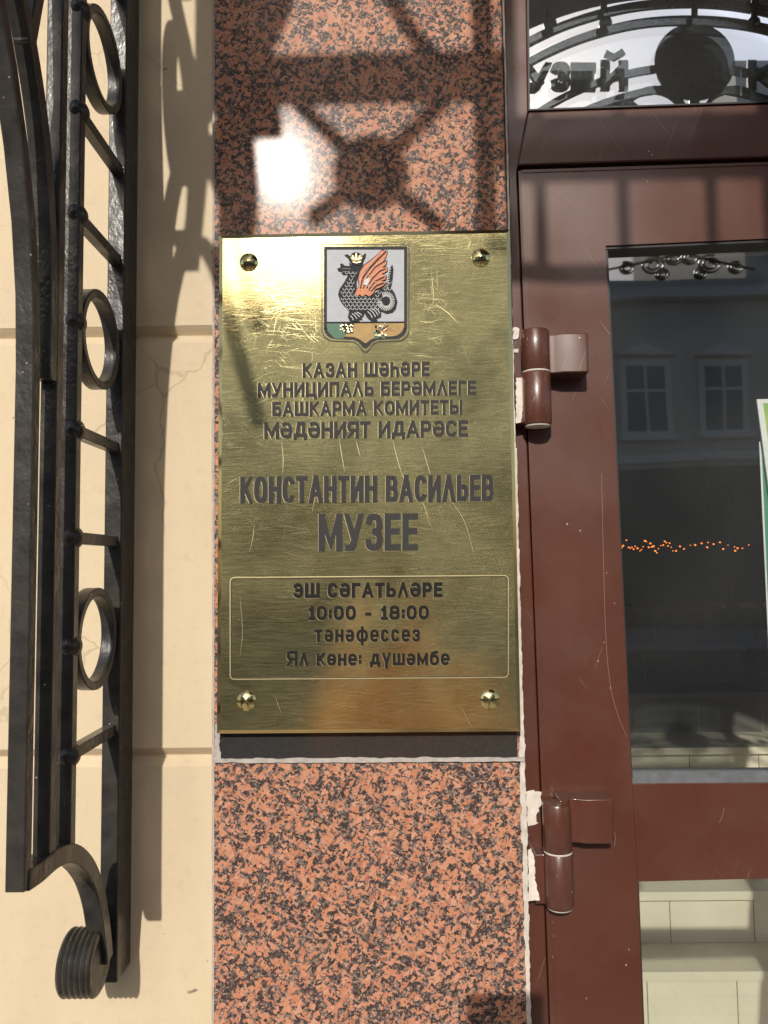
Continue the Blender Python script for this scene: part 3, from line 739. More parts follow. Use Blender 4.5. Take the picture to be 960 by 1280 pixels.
for hp in ([(555, 705), (580, 700), (585, 750), (552, 752)], [(605, 715), (635, 720), (630, 752), (608, 752)]):
    m = MB(); flat(m, hp, .0008); m.build('green_hill', M['green'], crest)
m = MB()
for pts in ([(214, 634), (764, 631), (764, 640), (214, 643)], [(318, 640), (408, 640), (402, 690), (405, 712), (350, 715), (330, 690)]): flat(m, pts, .0011)
rnd = random.Random(4)
for i in range(26):
    x = 310 + 90*rnd.random(); y = 650+60*rnd.random(); r = 3+4*rnd.random()
    flat(m, [(x + r*cos(q*pi/3), y + r*sin(q*pi/3)) for q in range(6)], .0014 + .00002*i, mi=1)
for i in range(30):
    x = 560 + 75*rnd.random(); y = 655+75*rnd.random(); r = 4+5*rnd.random()
    flat(m, [(x + r*cos(q*pi/3), y + r*sin(q*pi/3)) for q in range(6)], .0014 + .00002*i, mi=i % 3)
for i in range(8):
    a = (545 + 22*i, 640 + 18*abs(4-i)); flat(m, [(580+4*i, 690), (586+4*i, 690), a, (a[0]-7, a[1])], .0012 + .00002*i, mi=(0 if i % 2 else 3))
m.build('foliage_ornament', [M['blackenamel'], M['brass_light'], M['orangelight'], M['silver']], crest)
body = [(290, 258), (314, 250), (312, 224), (326, 222), (345, 238), (380, 240), (372, 215), (400, 232), (450, 232), (474, 208), (474, 236), (455, 275), (440, 310), (428, 350), (428, 395), (414, 440), (450, 458), (520, 462),
        (556, 430), (600, 402), (636, 386), (646, 345), (652, 300), (662, 258), (680, 228), (688, 262), (683, 320), (676, 372), (668, 392), (696, 430), (716, 490), (706, 540), (682, 568), (640, 577), (602, 560),
        (600, 600), (570, 612), (578, 634), (530, 628), (502, 604), (484, 572), (474, 600), (462, 602), (470, 622), (448, 618), (450, 636), (420, 640), (380, 630), (366, 600), (376, 558), (338, 520), (310, 482), (297, 440), (308, 400), (338, 358), (362, 315), (364, 300),
        (336, 304), (322, 292), (345, 290), (300, 276)]
m = MB(); flat(m, body, .0011); dr = m.build('dragon', M['blackenamel'], crest)
def inside(p, poly):
    x, y = p; c = False; n = len(poly)
    for i in range(n):
        x1, y1 = poly[i]; x2, y2 = poly[(i+1) % n]
        if (y1 > y) != (y2 > y) and x < (x2-x1)*(y-y1)/(y2-y1)+x1: c = not c
    return c
m = MB(); kq = 0
def stroke(pts, w, mi=0):
    global kq
    kq += 1; h = .0014 + .00002*(kq % 12)
    ps = [PR(*Q(x, y), h) for x, y in pts]; m.sweep(ps, (0, 1, 0), .0002, w/5.647*.00078, mi)
for row in range(12):                       # rows of scales over neck, breast and back
    y = 285 + row*23
    for cx_ in range(300, 700, 29):
        x = cx_ + (13 if row % 2 else 0)
        if inside((x-15, y), body) and inside((x+15, y+14), body) and not (x > 590 and y > 400) and y < 545:
            stroke([(x-12, y-4), (x-8, y+7), (x, y+11), (x+8, y+7), (x+12, y-4)], 3.3)
for k in range(26):                         # coil of the tail
    a = radians(-130 + 300*k/25); stroke([(636 + 30*cos(a), 488 + 34*sin(a)), (636 + 62*cos(a+.25), 488 + 68*sin(a+.25))], 5.0)
for k in range(9): stroke([(640+3*k*.6, 395-16*k), (652+2.4*k, 388-16*k)], 4.5)
for x0, y0, x1, y1 in ((395, 575, 430, 612), (412, 570, 450, 600), (428, 566, 464, 588), (384, 590, 404, 622), (505, 560, 540, 606), (522, 548, 562, 598), (540, 540, 580, 588), (556, 532, 592, 574)):
    stroke([(x0, y0), ((x0+x1)/2+3, (y0+y1)/2-3), (x1, y1)], 5)
for pts in ([(325, 262), (350, 258), (385, 262)], [(318, 285), (350, 278), (380, 280)]): stroke(pts, 3, 1)
m.build('scales', [M['whiteline'], M['greygasket']], dr)
wing = [(415, 440), (432, 404), (448, 372), (440, 330), (452, 280), (482, 236), (530, 200), (570, 165), (603, 130), (645, 138), (634, 178), (604, 212), (640, 200), (636, 228), (606, 252), (640, 250), (642, 276), (604, 296), (636, 308), (630, 334), (596, 346), (636, 352), (618, 376), (590, 392), (560, 402), (545, 432), (520, 455), (490, 440), (470, 458), (450, 440), (432, 452)]
def growp(poly, d):
    cx = sum(p[0] for p in poly)/len(poly); cy = sum(p[1] for p in poly)/len(poly)
    return [(x + d*(x-cx)/max(1, sqrt((x-cx)**2+(y-cy)**2)), y + d*(y-cy)/max(1, sqrt((x-cx)**2+(y-cy)**2))) for x, y in poly]
wq = MB(); flat(wq, growp(wing, 6), .0017); w_ = wq.build('wing', M['blackenamel'], crest)
wq = MB(); flat(wq, wing, .0020); wq.build('wing_enamel', M['orange'], w_)
m = MB()
for pts in ([(455, 400), (470, 330), (520, 260), (580, 195), (636, 140)], [(475, 400), (505, 320), (560, 250), (632, 205)], [(500, 400), (540, 330), (590, 280), (632, 262)], [(515, 410), (560, 350), (625, 318)], [(460, 350), (490, 280), (545, 220), (600, 160)], [(530, 420), (570, 380), (620, 362)]):
    stroke(pts, 6, 0); stroke([(x-7, y-7) for x, y in pts], 4, 1)
for i in range(26):
    x = 440+150*random.random(); y = 300+130*random.random()
    if inside((x-8, y), wing) and inside((x+8, y+8), wing): stroke([(x-7, y), (x, y+7), (x+7, y)], 4, 1)
for o in (m,):
    for v in o.v: v.y -= .0009
m.build('feather_lines', [M['blackenamel'], M['orangelight']], w_)
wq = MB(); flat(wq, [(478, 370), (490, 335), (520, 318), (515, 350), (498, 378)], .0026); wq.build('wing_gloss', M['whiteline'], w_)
m = MB(); flat(m, [(340, 160), (366, 158), (382, 172), (398, 148), (425, 140), (450, 150), (466, 168), (494, 148), (490, 175), (478, 200), (452, 234), (405, 234), (378, 205), (366, 180)], .0016); cw = m.build('crown', M['blackenamel'], crest)
m = MB(); flat(m, [(384, 176), (398, 158), (412, 172), (425, 144), (440, 172), (456, 158), (470, 176), (456, 210), (400, 212)], .0019)
m.build('crown_gold', M['gold'], cw)
m = MB()
for pts in ([(390, 188), (425, 198), (464, 186)], [(402, 214), (428, 220), (458, 212)], [(425, 150), (425, 190)], [(400, 168), (408, 190)], [(452, 168), (444, 190)]): stroke(pts, 5, 0)
for v in m.v: v.y -= .0008
m.build('crown_lines', M['brass_light'], cw)

# ================================================================== IRON BRACKET (in a plane at right angles to the wall)
XB = -.2675
V = lambda d, z: Vector((XB, -d, CZ + z))
brk = thing('iron_bracket', 'black wrought iron scroll bracket with rings and rungs on the plaster wall', 'bracket', (XB, 0, CZ-.39))
SIDE = (1, 0, 0)
def ib(path, w, t, nm, bev=.0012, **kw):
    return MB().sweep(path, SIDE, w, t, **kw).build(nm, M['iron'], brk, smooth=35, bevel=bev)
ib([V(.0175, -.381), V(.0175, .2), V(.0175, .98)], .0170, .037, 'wall_bar')
ib([V(.1345, -.226), V(.1345, .2), V(.1345, .965)], .0130, .011, 'bar')
ib([V(.1720, -.217), V(.1720, .2), V(.1720, .965)], .0130, .012, 'bar')
cA = [V(.212, -.2255), V(.212, -.1), V(.212, .05), V(.212, .15)] + [V(.712 - .5*cos(radians(a)), .15 + .5*sin(radians(a))) for a in range(6, 91, 6)] + [V(.85, .652), V(.985, .655)]
ib(cA, .0140, .011, 'outer_flat')
cB = [V(.1845, .146), V(.1845, .20), V(.186, .245), V(.190, .275), V(.1985, .32), V(.212, .36), V(.229, .395)] + [V(.745 - .51*cos(radians(a)), .33 + .42*sin(radians(a))) for a in range(14, 91, 8)] + [V(.985, .75)]
ib(smooth_path(cB, 4), .0135, .0125, 'inner_flat')
ib(smooth_path([V(.2115, -.2195), V(.19, -.2215), V(.162, -.222), V(.135, -.2285), V(.111, -.243), V(.090, -.263), V(.073, -.289), V(.0615, -.318), V(.055, -.340), V(.0525, -.352)], 5), .0165, .0145, 'arch')
# rungs, rings and knobs at the 88 mm spacing
KN = [P(92, y, -.135).z - CZ for y in (945, 808, 672, 537, 402, 268, 138)]
sp_ = KN[-1] - KN[-2]
KN += [KN[-1] + sp_*(q+1) for q in range(5)]
for k, zc in enumerate(KN):
    MB().sphere(V(.132, zc) + Vector((.0015, 0, 0)), (.0088, .0108, .0102), 22).build('knob', M['iron'], brk, smooth=60)
    if k % 3 == 1:
        rr = .0412; zr_ = P(128, {1: 798, 4: 425, 7: 76}.get(k, 0), -.0845).z - CZ if k < 8 else zc
        MB().sweep([V(.0845 + rr*cos(2*pi*q/40), zr_ + rr*sin(2*pi*q/40)) for q in range(40)], SIDE, .0125, .0072, closed=True).build('ring', M['iron'], brk, smooth=35, bevel=.001)
    else:
        mr = MB().sweep([V(.128, zc), V(.08, zc), V(.029, zc)], SIDE, .0095, .0100)
        rw = random.Random(k)
        for q in range(7):
            a = 2*pi*q/7; mr.sphere(V(.0335 + rw.uniform(-.001, .002), zc + .0052*sin(a)) + Vector((.0050*cos(a), 0, 0)), (rw.uniform(.0016, .003),)*2 + (rw.uniform(.0016, .003),), 8)
        mr.build('rung', M['iron'], brk, smooth=35, bevel=.0008)
# curl at the foot: reeded roll lying along the wall
def roll(c, r, x0, x1, nm='reeded_roll'):
    pr_ = [(r*.40, .002)]; n = 6; L = x1 - x0
    pr_ = [(r*.55, L*.35), (r*.62, .0), (r*.9, .0)]
    for i in range(n):
        for t in (.0, .25, .5, .75): pr_.append((r*(.93 + .07*sin(pi*t)), L*(i+t)/n))
    pr_ += [(r*.9, L), (r*.70, L*.99), (r*.60, L*.955), (r*.40, L*.95), (r*.2, L*.965), (.0002, L*.97)]
    return MB().lathe((x0, c.y, c.z), (1, 0, 0), pr_, 44).build(nm, M['iron'], brk, smooth=32)
roll(V(.067, -.3465), .0280, -.2920, -.2625)
MB().box(XB-.016, XB-.002, -.05, -.0, CZ-.345, CZ-.325).build('wall_stud', M['iron'], brk, bevel=.001)
# upper scrolls that carry the canopy (mostly above the frame, their shade falls on wall and granite)
def spiral(c, r0, r1, a0, a1, n=46): return [V(c[0] + (r0+(r1-r0)*i/n)*cos(radians(a0+(a1-a0)*i/n)), c[1] + (r0+(r1-r0)*i/n)*sin(radians(a0+(a1-a0)*i/n))) for i in range(n+1)]
ib([V(.178, .60), V(.21, .455), V(.228, .385)], .012, .012, 'strut')
ib(spiral((.36, .66), .125, .035, -90, 430), .0150, .012, 'scroll')
ib(spiral((.36, .86), .085, .025, 90, 520), .0150, .012, 'scroll')
ib(spiral((.62, .85), .095, .030, 250, 760), .0150, .012, 'scroll')
ib(spiral((.84, .855), .090, .030, 90, 560), .0150, .012, 'scroll')
ib([V(.0, .972), V(.5, .972), V(.99, .972)], .040, .022, 'top_beam')
ib([V(.178, .80), V(.30, .77), V(.52, .74)], .012, .012, 'strut')
ib([V(.45, .55), V(.52, .70), V(.52, .965)], .014, .012, 'strut')
ib([V(.72, .65), V(.73, .965)], .014, .012, 'strut')

# ================================================================== CANOPY over the door (seen in the transom, shades the stone)
FD = 1.0
def sh(px, py, d=FD):
    w = P(px, py, GR); return w + SUN*((-d - w.y)/SUN.y)
def rf(px, py, d=FD):
    g = P(px, py, .012); q = g - CAM; q.y = -q.y; return g + q*((-d - g.y)/q.y)
can = thing('entrance_canopy', 'arched black wrought iron canopy with cut-out letters and discs above the door', 'canopy', (.69, -.5, CZ+.55))
cc = rf(868, 409); CX, CZZ = cc.x, cc.z
def rad(py): return rf(868, py).z - CZZ
FV = lambda x, z, dy=0: Vector((x, -FD + dy, z))
def cb(path, w, t, nm, dy=.0, **kw): return MB().sweep(path, (0, 1, 0), w, t, **kw).build(nm, M['iron'], can, smooth=35)
for py, t in ((4, .014), (26, .014), (84, .011), (110, .010)):
    a_ = math.degrees(math.acos((CX-.255)/rad(py))); cb(arc((CX, CZZ), rad(py), a_, 180-a_, 60, FV), .020, t, 'arch_bar')
RR = rad(-38)
mb = MB(); outp = arc((CX, CZZ), RR, 46, 134, 40, lambda x, z: Vector((x, -1.08, z))); inp = arc((CX, CZZ), RR-.012, 46, 134, 40, lambda x, z: Vector((x, -1.08, z)))
n = len(outp); bk = Vector((0, 1.075, 0))
vs = outp + inp + [v + bk for v in outp] + [v + bk for v in inp]; fs = []
for i in range(n-1): fs += [(i, i+1, n+i+1, n+i), (2*n+i, 3*n+i, 3*n+i+1, 2*n+i+1), (i, 2*n+i, 2*n+i+1, i+1), (n+i, n+i+1, 3*n+i+1, 3*n+i)]
mb.add(vs, fs); mb.build('vault_roof', M['canopyroof'], can, smooth=40)
def disc(c, r, nm='disc'):
    return MB().lathe((c.x, c.y+.004, c.z), (0, -1, 0), [(r, 0), (r*1.01, .004), (r, .008), (r*.8, .018), (r*.4, .024), (.002, .026)], 48).build(nm, M['iron'], can, smooth=40)
c1 = rf(868, 78); disc(c1, (rf(918, 78).x - c1.x))
for px in (752, 868, 945, 680): 
    a = rf(px, -20 if px != 868 else 2); b = rf(px + (868-px)*.04, 30)
    MB().tube([a, b], .008, 10).sphere(b, .016, 16).build('spindle', M['iron'], can, smooth=50)
MB().tube([rf(868, 124), rf(868, 150), rf(866, 300)], .012, 10).build('spindle', M['iron'], can, smooth=50)
# petals under the disc and the scroll ornament hanging in the middle of the arch
for s in (-1, 1):
    for k in range(2):
        c = rf(868 + s*(50+k*46), 150 + k*8); cb(arc((c.x, c.z), .075 - .012*k, 20, 160, 20, FV), .02, .010, 'petal')
for s in (-1, 1):
    for (dx, py, r) in ((10, 322, 9), (36, 330, 12), (68, 334, 8), (24, 342, 7)):
        c = rf(852 + s*dx, py); k = (rf(852+r, py).x - rf(852, py).x)
        cb([FV(c.x + s*(k*1.35*(1-.75*i/44))*cos(i*.30+1.2), c.z + (k*1.1*(1-.75*i/44))*sin(i*.30+1.2)) for i in range(45)], .008, .0032, 'valance_scroll')
    e0 = rf(852 + s*8, 318); e1 = rf(852 + s*50, 327); e2 = rf(852 + s*92, 336); cb(smooth_path([FV(e0.x, e0.z), FV(e1.x, e1.z), FV(e2.x, e2.z)], 8), .008, .0035, 'valance_bar')
# lettering of the sign: plate letters standing between the arches
def rfp(x, y, h=0): return rf(x, y) + Vector((0, -.004 - h*6, 0))
def sign(text, x0, x1, y0, y1, t, gap):
    rb = glyphs(text, x0, x1, y0, y1, t, gap); mb = MB()
    for k, (L, Rr, cl) in enumerate(rb):
        hh = .0002*(k % 6)
        for i in range(len(L)-1):
            pts = [rfp(L[i].x, L[i].y, hh), rfp(L[i+1].x, L[i+1].y, hh), rfp(Rr[i+1].x, Rr[i+1].y, hh), rfp(Rr[i].x, Rr[i].y, hh)]
            mb.prism(pts, (0, .008, 0))
    return mb.build('sign_letters', M['iron'], can)
G['й'] = (1.0, [[(0, 0), (0, 1)], [(1, 0), (1, 1)], [(0, .02), (1, .98)], [(.2, 1.36), (.5, 1.18), (.8, 1.36)]])
G['У_'] = G['У']
sign('М', 592, 648, 78, 113, 12, 3); sign('У', 654, 690, 78, 116, 12, 3); sign('З', 688, 713, 78, 114, 10, 3); sign('Е', 713, 745, 79, 113, 12, 3); sign('И', 750, 785, 76, 113, 12, 3); sign('К', 934, 972, 76, 113, 11, 3); sign('ВАСИΛЬЕВ', 980, 1230, 80, 113, 10, 4)
MB().sweep([rfp(757, 66), rfp(768, 71), rfp(780, 64)], (0, 1, 0), .008, .016).build('letter_breve', M['iron'], can)
# left spandrel: post, rails, disc with crossed bars (its shadow lies on the upper granite)
px_ = sh(607, 200).x
cb([FV(.25, sh(607, 300).z), FV(.25, CZ+1.22)], .022, .018, 'post')
cb([FV(px_, sh(607, 300).z), FV(px_, CZ+1.30)], .022, .020, 'post')
cb([FV(XB-.02, sh(460, 98).z), FV(px_+.02, sh(460, 98).z)], .030, .040, 'rail')
cb([FV(px_+.014, sh(700, 168).z), FV(CX*2-px_, sh(700, 165).z)], .020, .066, 'rail')
cb([FV(sh(640, 200).x, sh(640, 330).z), FV(sh(640, 200).x, sh(640, -100).z)], .020, .013, 'baluster')
dc = sh(464, 216); disc(dc, .0385)
for (x, y) in ((372, 128), (556, 124), (388, 276), (552, 284)):
    e = sh(x, y); cb([Vector((dc.x, -FD, dc.z)), Vector((e.x, -FD, e.z))], .014, .0125, 'cross_bar')
a = sh(468, -60); b = sh(560, 92); cb(smooth_path([FV(a.x, a.z), FV((a.x+b.x)/2-.012, (a.z+b.z)/2), FV(b.x, b.z), FV(px_, sh(607, 70).z)], 6), .02, .016, 'curved_bar')
c = sh(578, 88); disc(c, .012)
pts = [sh(*q) for q in ((255, -80), (390, -80), (362, 20), (340, 72), (325, 132), (300, 150), (262, 128))]
MB().prism([FV(p.x, p.z) for p in pts], (0, .006, 0)).build('gusset', M['iron'], can)
for px in (676, 781, 893):
    x = sh(px, 240).x; cb([FV(x, sh(px, 318).z), FV(x, sh(px, 120).z)], .014, .011, 'baluster')
cb([FV(px_, sh(607, 322).z), FV(sh(700, 330).x, sh(700, 330).z), FV(sh(960, 322).x, sh(960, 322).z)], .02, .010, 'rail')

# ================================================================== INDOORS
rm = thing('stair_hall', 'grey walls of the stair hall behind the door glass', 'interior', (.7, 3, 0))
XI0, XI1 = xr + .02, 2.3
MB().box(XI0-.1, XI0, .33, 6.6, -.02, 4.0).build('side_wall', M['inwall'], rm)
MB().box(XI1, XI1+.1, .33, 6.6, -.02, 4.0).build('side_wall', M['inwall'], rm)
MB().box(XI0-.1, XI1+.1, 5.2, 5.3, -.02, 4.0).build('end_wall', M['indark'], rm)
MB().box(XI0-.1, XI1+.1, .33, 6.7, 4.0, 4.1).build('hall_ceiling', M['inwall'], rm)
MB().box(XI0, 6, .02, .33, -.02, .005).build('threshold', M['steptile'], rm)
MB().box(XI1+.1, 7, .34, .36, -.02, 4.2).build('lining', M['inwall'], rm)
struct(MB().box(XI0, XI1, .33, 6.6, -.019, .004).build('hall_floor', M['steptile']))
st = thing('staircase', 'cream tiled stairs seen through the door glass', 'stairs', (.8, 3, 0))
Y0 = 1.73; TR = .27; RI = .18; SX0, SX1 = XI0 + .01, 1.72
for k in range(7):
    y = (Y0 + TR*k) if k else 1.832; z = .28 + RI*k
    mb = MB(); mb.box(SX0, SX1, y, Y0 + TR*(k+1) + .03, max(.005, z-RI-.11*(k == 0)), z-.03)
    mb.box(SX0, SX1+.01, y-.022, Y0 + TR*(k+1), z-.0295, z, 0)
    for j in range(7):
        x = SX0 + .08 + .29*j + (.14 if k % 2 else 0)
        if x < SX1-.02: mb.box(x, x+.004, y-.001, y+.001, max(.006, z-RI-.11*(k == 0)), z-.031, 1)
    mb.build('step', [M['steptile'] if k < 4 else M['stepshade'], M['joint']], st, bevel=.002)  # upper steps get the material with shade in its colour
MB().box(SX0, XI1, Y0+TR*7, 5.2, z-.03, z).build('landing', M['steptile'], st)
hr = thing('stair_handrail', 'dark sloping handrail beside the indoor stairs', 'handrail', (1.75, 3, 0))
def SP_(y, off): return Vector((1.735, y, (.28 + RI*(y-Y0)/TR) + off))
MB().sweep([SP_(2.0, .80), SP_(3.6, .80)], (1, 0, 0), .06, .05).build('rail', M['rail'], hr, bevel=.01)
MB().sweep([SP_(2.0, .10), SP_(3.6, .10)], (1, 0, 0), .03, .06).build('lower_rail', M['rail'], hr, bevel=.004)
for k in range(6): 
    a = SP_(2.05 + .285*k, .0); b = SP_(2.05 + .285*k, .79); MB().tube([a, b], .013, 8).build('spindle', M['rail'], hr, smooth=50)
# string of small warm lamps
sl = thing('string_lights', 'string of small orange lamps glowing behind the upper door glass', 'string lights', P(860, 685, 3.2))
rnd = random.Random(5); pts = []
xs = [775, 779, 783, 786, 790, 794, 797, 800, 804, 808, 811, 815, 819, 823, 826, 829, 833, 837, 841, 845, 850, 855, 869, 885, 884, 900, 904, 919, 918, 922, 936, 944, 948, 777, 788, 792, 802, 806, 813, 817, 821, 831, 835, 839, 863, 877, 892, 911, 928]
xs.sort()
for i, x in enumerate(xs):
    y = 684 + rnd.uniform(-5, 4) - 4*sin(i*.55); p = P(x, y, 3.2); pts.append((p, rnd.uniform(.0045, .0085)))
MB().tube([p + Vector((0, .01, .006)) for p, _ in pts], .0025, 6).build('cable', M['rail'], sl)
for p, r in pts: MB().sphere(p, (r*.72, r*.55, r*.55), 10).build('bulb', M['bulb'], sl, smooth=80)
# notices hung inside the pane
ps = thing('framed_notice', 'white bordered notice with yellow-green picture at the right edge', 'notice', P(1050, 815, .03))
bq = [(946, 499), (1150, 493), (1192, 792), (987, 806)]
MB().prism([P(x, y, .030) for x, y in bq[::-1]], (0, .002, 0)).build('sheet', M['paper'], ps)
MB().prism([P(x, y, .0296) for x, y in [(954, 504), (1145, 498), (1184, 786), (994, 800)][::-1]], (0, .0003, 0)).build('picture', M['print'], ps)
p2 = thing('teal_leaflet', 'teal leaflet with thin white edge below the yellow-green notice', 'leaflet', P(1050, 830, .034))
MB().prism([P(x, y, .036) for x, y in [(949, 552), (1150, 548), (1165, 822), (961.5, 824)][::-1]], (0, .001, 0)).build('sheet', M['paper'], p2)
MB().prism([P(x, y, .0355) for x, y in [(952, 556), (1147, 552), (1162, 818), (963, 819)][::-1]], (0, .0003, 0)).build('print', M['teal'], p2)

# ================================================================== ACROSS THE STREET (seen in the glass and the brass)
OY = -18.0
def ro(px, py):
    g = P(px, py, .014); q = g - CAM; q.y = -q.y; return g + q*((OY - g.y)/q.y)
bl = thing('opposite_house', 'pale stucco house across the street, mirrored dimly in the door glass', 'building', (4, OY, 0))
zr = ro(850, 353).z
MB().box(-7, 16, OY-8, OY, ro(850, 585).z, zr-.5).build('facade_wall', M['facade'], bl)
MB().box(-6.98, 15.98, OY-8, OY-.02, -.03, ro(850, 585).z).build('shopfront', M['shopfront'], bl)
MB().box(-7.3, 16.3, OY-8.2, OY+.35, zr-.5, zr-.22).build('cornice', M['facadetrim'], bl, bevel=.05)
MB().box(-7.2, 16.2, OY-8, OY+.2, zr-.22, zr).build('parapet', M['facade'], bl)
MB().box(-7.1, 16.1, OY-.0, OY+.12, ro(850, 578).z, ro(850, 568).z).build('string_course', M['facadetrim'], bl)
w0 = ro(785, 540); w1 = ro(829, 458); w2 = ro(881, 540); w3 = ro(921, 458); stp = w2.x - w0.x
wn = []
def window(x0, x1, z0, z1):
    t = bpy.data.objects.new('window', None)
    f = MB(); f.frame([(x0-.14, OY+.06, z0-.1), (x1+.14, OY+.06, z0-.1), (x1+.14, OY+.06, z1+.16), (x0-.14, OY+.06, z1+.16)], [(x0, OY+.06, z0), (x1, OY+.06, z0), (x1, OY+.06, z1), (x0, OY+.06, z1)], (0, -.055, 0))
    wdw = f.build('window', M['facadetrim'], bl)
    g = MB(); g.box(x0, x1, OY+.001, OY+.012, z0, z1); g.build('pane', M['darkglass'], wdw)
    g = MB(); g.box((x0+x1)/2-.03, (x0+x1)/2+.03, OY+.013, OY+.05, z0, z1); g.box(x0, x1, OY+.014, OY+.045, z0+(z1-z0)*.62, z0+(z1-z0)*.66); g.build('sash', M['facadetrim'], wdw)
    g = MB(); g.add([(x0-.25, OY+.16, z1+.25), (x1+.25, OY+.16, z1+.25), ((x0+x1)/2, OY+.16, z1+.55), (x0-.25, OY+.0, z1+.25), (x1+.25, OY, z1+.25), ((x0+x1)/2, OY, z1+.55)], [(0, 1, 2), (5, 4, 3), (0, 3, 4, 1), (1, 4, 5, 2), (2, 5, 3, 0)]); g.build('pediment', M['facadetrim'], wdw)
    g = MB(); g.box(x0-.22, x1+.22, OY, OY+.18, z0-.22, z0-.1); g.build('sill', M['facadetrim'], wdw)
ww = w1.x - w0.x
for k in range(-6, 5):
    x = w0.x + stp*k
    if x > -6.6 and x+ww < 15.6: window(x, x+ww, w0.z, w1.z)
tw = thing('corner_tower', 'square stuccoed tower of the house across the street', 'tower', (1.5, OY, 0))
MB().box(-.95, 4.5, OY-6, OY-.3, zr+.01, CZ+8.7).build('tower_wall', M['facade'], tw)
MB().box(-1.15, 4.7, OY-6.2, OY-.1, CZ+8.7, CZ+8.95).build('cornice', M['facadetrim'], tw, bevel=.04)
for x in (.2, 2.4): MB().box(x, x+.95, OY-.31, OY-.28, zr+.35, zr+1.6).build('window', M['darkglass'], tw)
t2 = thing('taller_house', 'taller dark house beside the pale house across the street', 'building', (20, OY, 0))
xx = ro(940, 340).x
MB().box(xx, xx+12, OY-9, OY-.4, -.03, zr+6).build('side_wall', M['facade'], t2)
ch = thing('left_house', 'higher grey house on the left across the street', 'building', (-14, OY, 0))
xx = ro(772, 330).x
MB().box(-20, -7.4, OY-9, OY-.2, -.03, zr+1.6).build('street_wall', M['facade'], ch)

# ================================================================== PHOTOGRAPHER (mirrored in the brass; phone and hands shade the lower granite)
pe = thing('person', 'person in a tan jacket holding up a phone, mirrored in the brass', 'person', (.05, -1.22, 0))
def skin(name, J, E, mat, rad_, root, par, sub=2):
    ks = list(J); me = bpy.data.meshes.new(name); me.from_pydata([J[k] for k in ks], [(ks.index(a), ks.index(b)) for a, b in E], [])
    me.materials.append(mat); o = bpy.data.objects.new(name, me); COL.objects.link(o)
    sl_ = me.attributes.get('skin') or None
    md = o.modifiers.new('skin', 'SKIN'); md.use_smooth_shade = True
    if not me.skin_vertices:
        bpy.context.view_layer.objects.active = o
        bpy.ops.mesh.customdata_skin_add()
    for i, k in enumerate(ks):
        r = rad_[k]; r = r if isinstance(r, tuple) else (r, r)
        me.skin_vertices[0].data[i].radius = r; me.skin_vertices[0].data[i].use_root = (k == root)
    s = o.modifiers.new('sub', 'SUBSURF'); s.levels = sub; s.render_levels = sub
    o.parent = par; o.matrix_parent_inverse = Matrix.Translation(-par.location); return o
bx, by = .05, -1.24; ph = Vector((-.012, -.785, CZ-.066))
J = {'pel': (bx, by, .86), 'ab': (bx, by, 1.02), 'ch': (bx, by+.01, 1.20), 'nk': (bx, by+.01, 1.34), 'hd': (bx, by+.03, 1.42), 'ht': (bx, by+.03, 1.53)}
Rd = {'pel': (.14, .10), 'ab': (.125, .09), 'ch': (.145, .10), 'nk': .05, 'hd': (.072, .085), 'ht': (.062, .075)}
Ed = [('pel', 'ab'), ('ab', 'ch'), ('ch', 'nk'), ('nk', 'hd'), ('hd', 'ht')]
for s, tg in ((-1, 'l'), (1, 'r')):
    hx = ph.x + s*.050
    for k, p, r in (('sh', (bx+s*.165, by+.01, 1.28), .055), ('el', (bx+s*.21, by+.16, 1.11), .042), ('wr', (hx+s*.03, ph.y-.09, CZ-.19), .028), ('pm', (hx+s*.012, ph.y-.035, CZ-.105), (.034, .018)),
                    ('hp', (bx+s*.09, by, .80), .085), ('kn', (bx+s*.10, by+.02, .46), .055), ('an', (bx+s*.11, by-.01, .08), .038), ('to', (bx+s*.12, by+.14, .03), .030)):
        J[k+tg] = p; Rd[k+tg] = r
    Ed += [('ch', 'sh'+tg), ('sh'+tg, 'el'+tg), ('el'+tg, 'wr'+tg), ('wr'+tg, 'pm'+tg), ('pel', 'hp'+tg), ('hp'+tg, 'kn'+tg), ('kn'+tg, 'an'+tg), ('an'+tg, 'to'+tg)]
    for f in range(4):
        z = CZ - .062 - .021*f
        J[f'f{f}a'+tg] = (hx + s*.004, ph.y-.022, z); J[f'f{f}b'+tg] = (hx - s*.006, ph.y+.009, z+.004); J[f'f{f}c'+tg] = (hx - s*.024, ph.y+.011, z+.006)
        for q, rr in (('a', .0095), ('b', .0085), ('c', .0075)): Rd[f'f{f}{q}'+tg] = rr
        Ed += [('pm'+tg, f'f{f}a'+tg), (f'f{f}a'+tg, f'f{f}b'+tg), (f'f{f}b'+tg, f'f{f}c'+tg)]
    J['ta'+tg] = (hx - s*.004, ph.y-.040, CZ-.092); J['tb'+tg] = (hx - s*.022, ph.y-.024, CZ-.075); Rd['ta'+tg] = .011; Rd['tb'+tg] = .009
    Ed += [('pm'+tg, 'ta'+tg), ('ta'+tg, 'tb'+tg)]
skin('body', J, Ed, M['skin'], Rd, 'pel', pe)
jk = {k: J[k] for k in ('pel', 'ab', 'ch')}; jr = {'pel': (.165, .125), 'ab': (.15, .115), 'ch': (.165, .12)}; je = [('pel', 'ab'), ('ab', 'ch')]
jk['col'] = (bx, by+.01, 1.33); jr['col'] = (.075, .07); je.append(('ch', 'col'))
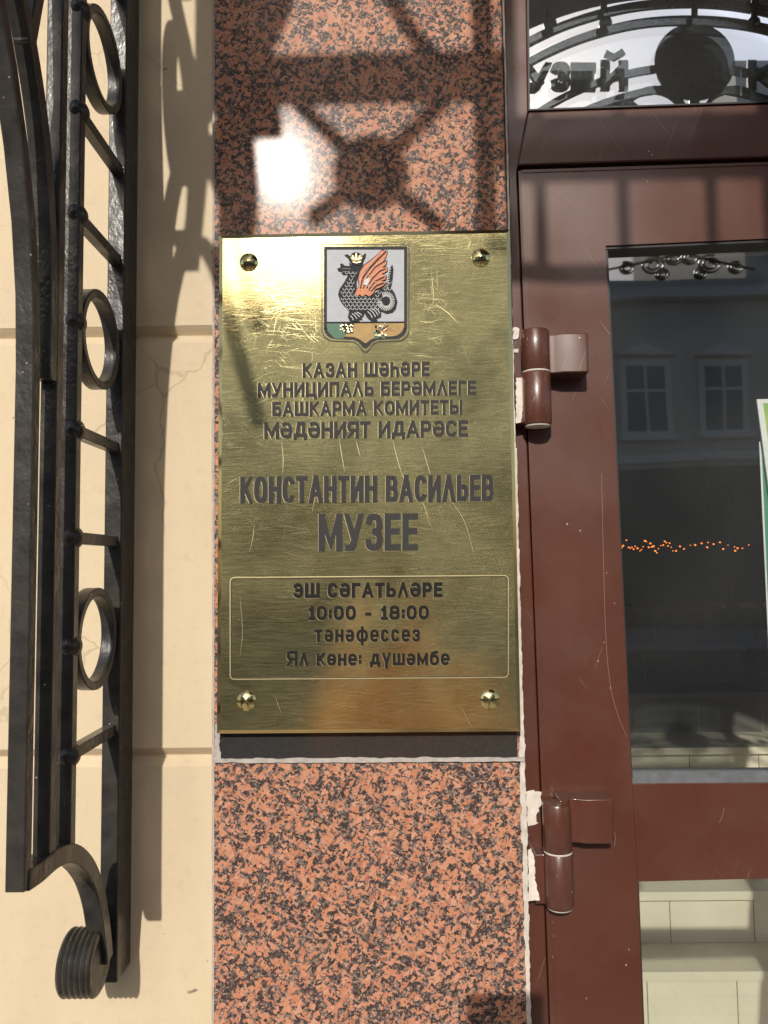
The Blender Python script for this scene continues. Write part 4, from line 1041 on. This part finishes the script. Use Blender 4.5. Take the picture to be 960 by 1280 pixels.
for tg in 'lr':
    for k, r in (('sh', .075), ('el', .058)): jk[k+tg] = J[k+tg]; jr[k+tg] = r
    e = Vector(J['el'+tg]); w = Vector(J['wr'+tg]); jk['cu'+tg] = tuple(e + (w-e)*.86); jr['cu'+tg] = .042
    je += [('ch', 'sh'+tg), ('sh'+tg, 'el'+tg), ('el'+tg, 'cu'+tg)]
skin('jacket', jk, je, M['jacket'], jr, 'pel', pe)
tk = {'pel': (bx, by, .84)}; trd = {'pel': (.15, .115)}; te = []
for tg in 'lr':
    for k, r in (('hp', .10), ('kn', .07), ('an', .058)): tk[k+tg] = J[k+tg]; trd[k+tg] = r
    te += [('pel', 'hp'+tg), ('hp'+tg, 'kn'+tg), ('kn'+tg, 'an'+tg)]
skin('trousers', tk, te, M['jeans'], trd, 'pel', pe)
hc = Vector((bx, by+.015, 1.475))
mb = MB(); mb.sphere(hc + Vector((0, -.02, .025)), (.094, .105, .105), 28); mb.sphere(hc + Vector((0, -.05, -.06)), (.088, .07, .12), 24); mb.build('hair', M['hair'], pe, smooth=80)
mb = MB()
for s in (-1, 1): mb.sphere(hc + Vector((s*.032, .098, -.01)), (.012, .006, .007), 12)
mb.build('eyes', M['hair'], pe, smooth=80)
MB().add([hc + Vector(v) for v in ((-.014, .098, -.05), (.014, .098, -.05), (0, .122, -.046), (0, .102, .0))], [(0, 1, 2), (0, 2, 3), (2, 1, 3), (0, 3, 1)]).build('nose', M['skin'], pe, smooth=80)
mb = MB(); mb.sphere(hc + Vector((0, .098, -.072)), (.022, .006, .006), 12); mb.build('mouth', M['orange'], pe, smooth=80)
for s in (-1, 1): MB().sphere(Vector((bx+s*.12, by+.07, .045)), (.048, .13, .045), 18).build('shoe', M['shoe'], pe, smooth=80)
fo = MB(); fo.box(-.0375+ph.x, .0375+ph.x, ph.y-.004, ph.y+.004, ph.z-.0755, ph.z+.0755)
fo = fo.build('smartphone', M['phone'], bevel=.003); tag(fo, 'black phone held up in both hands, mirrored in the brass', 'phone')
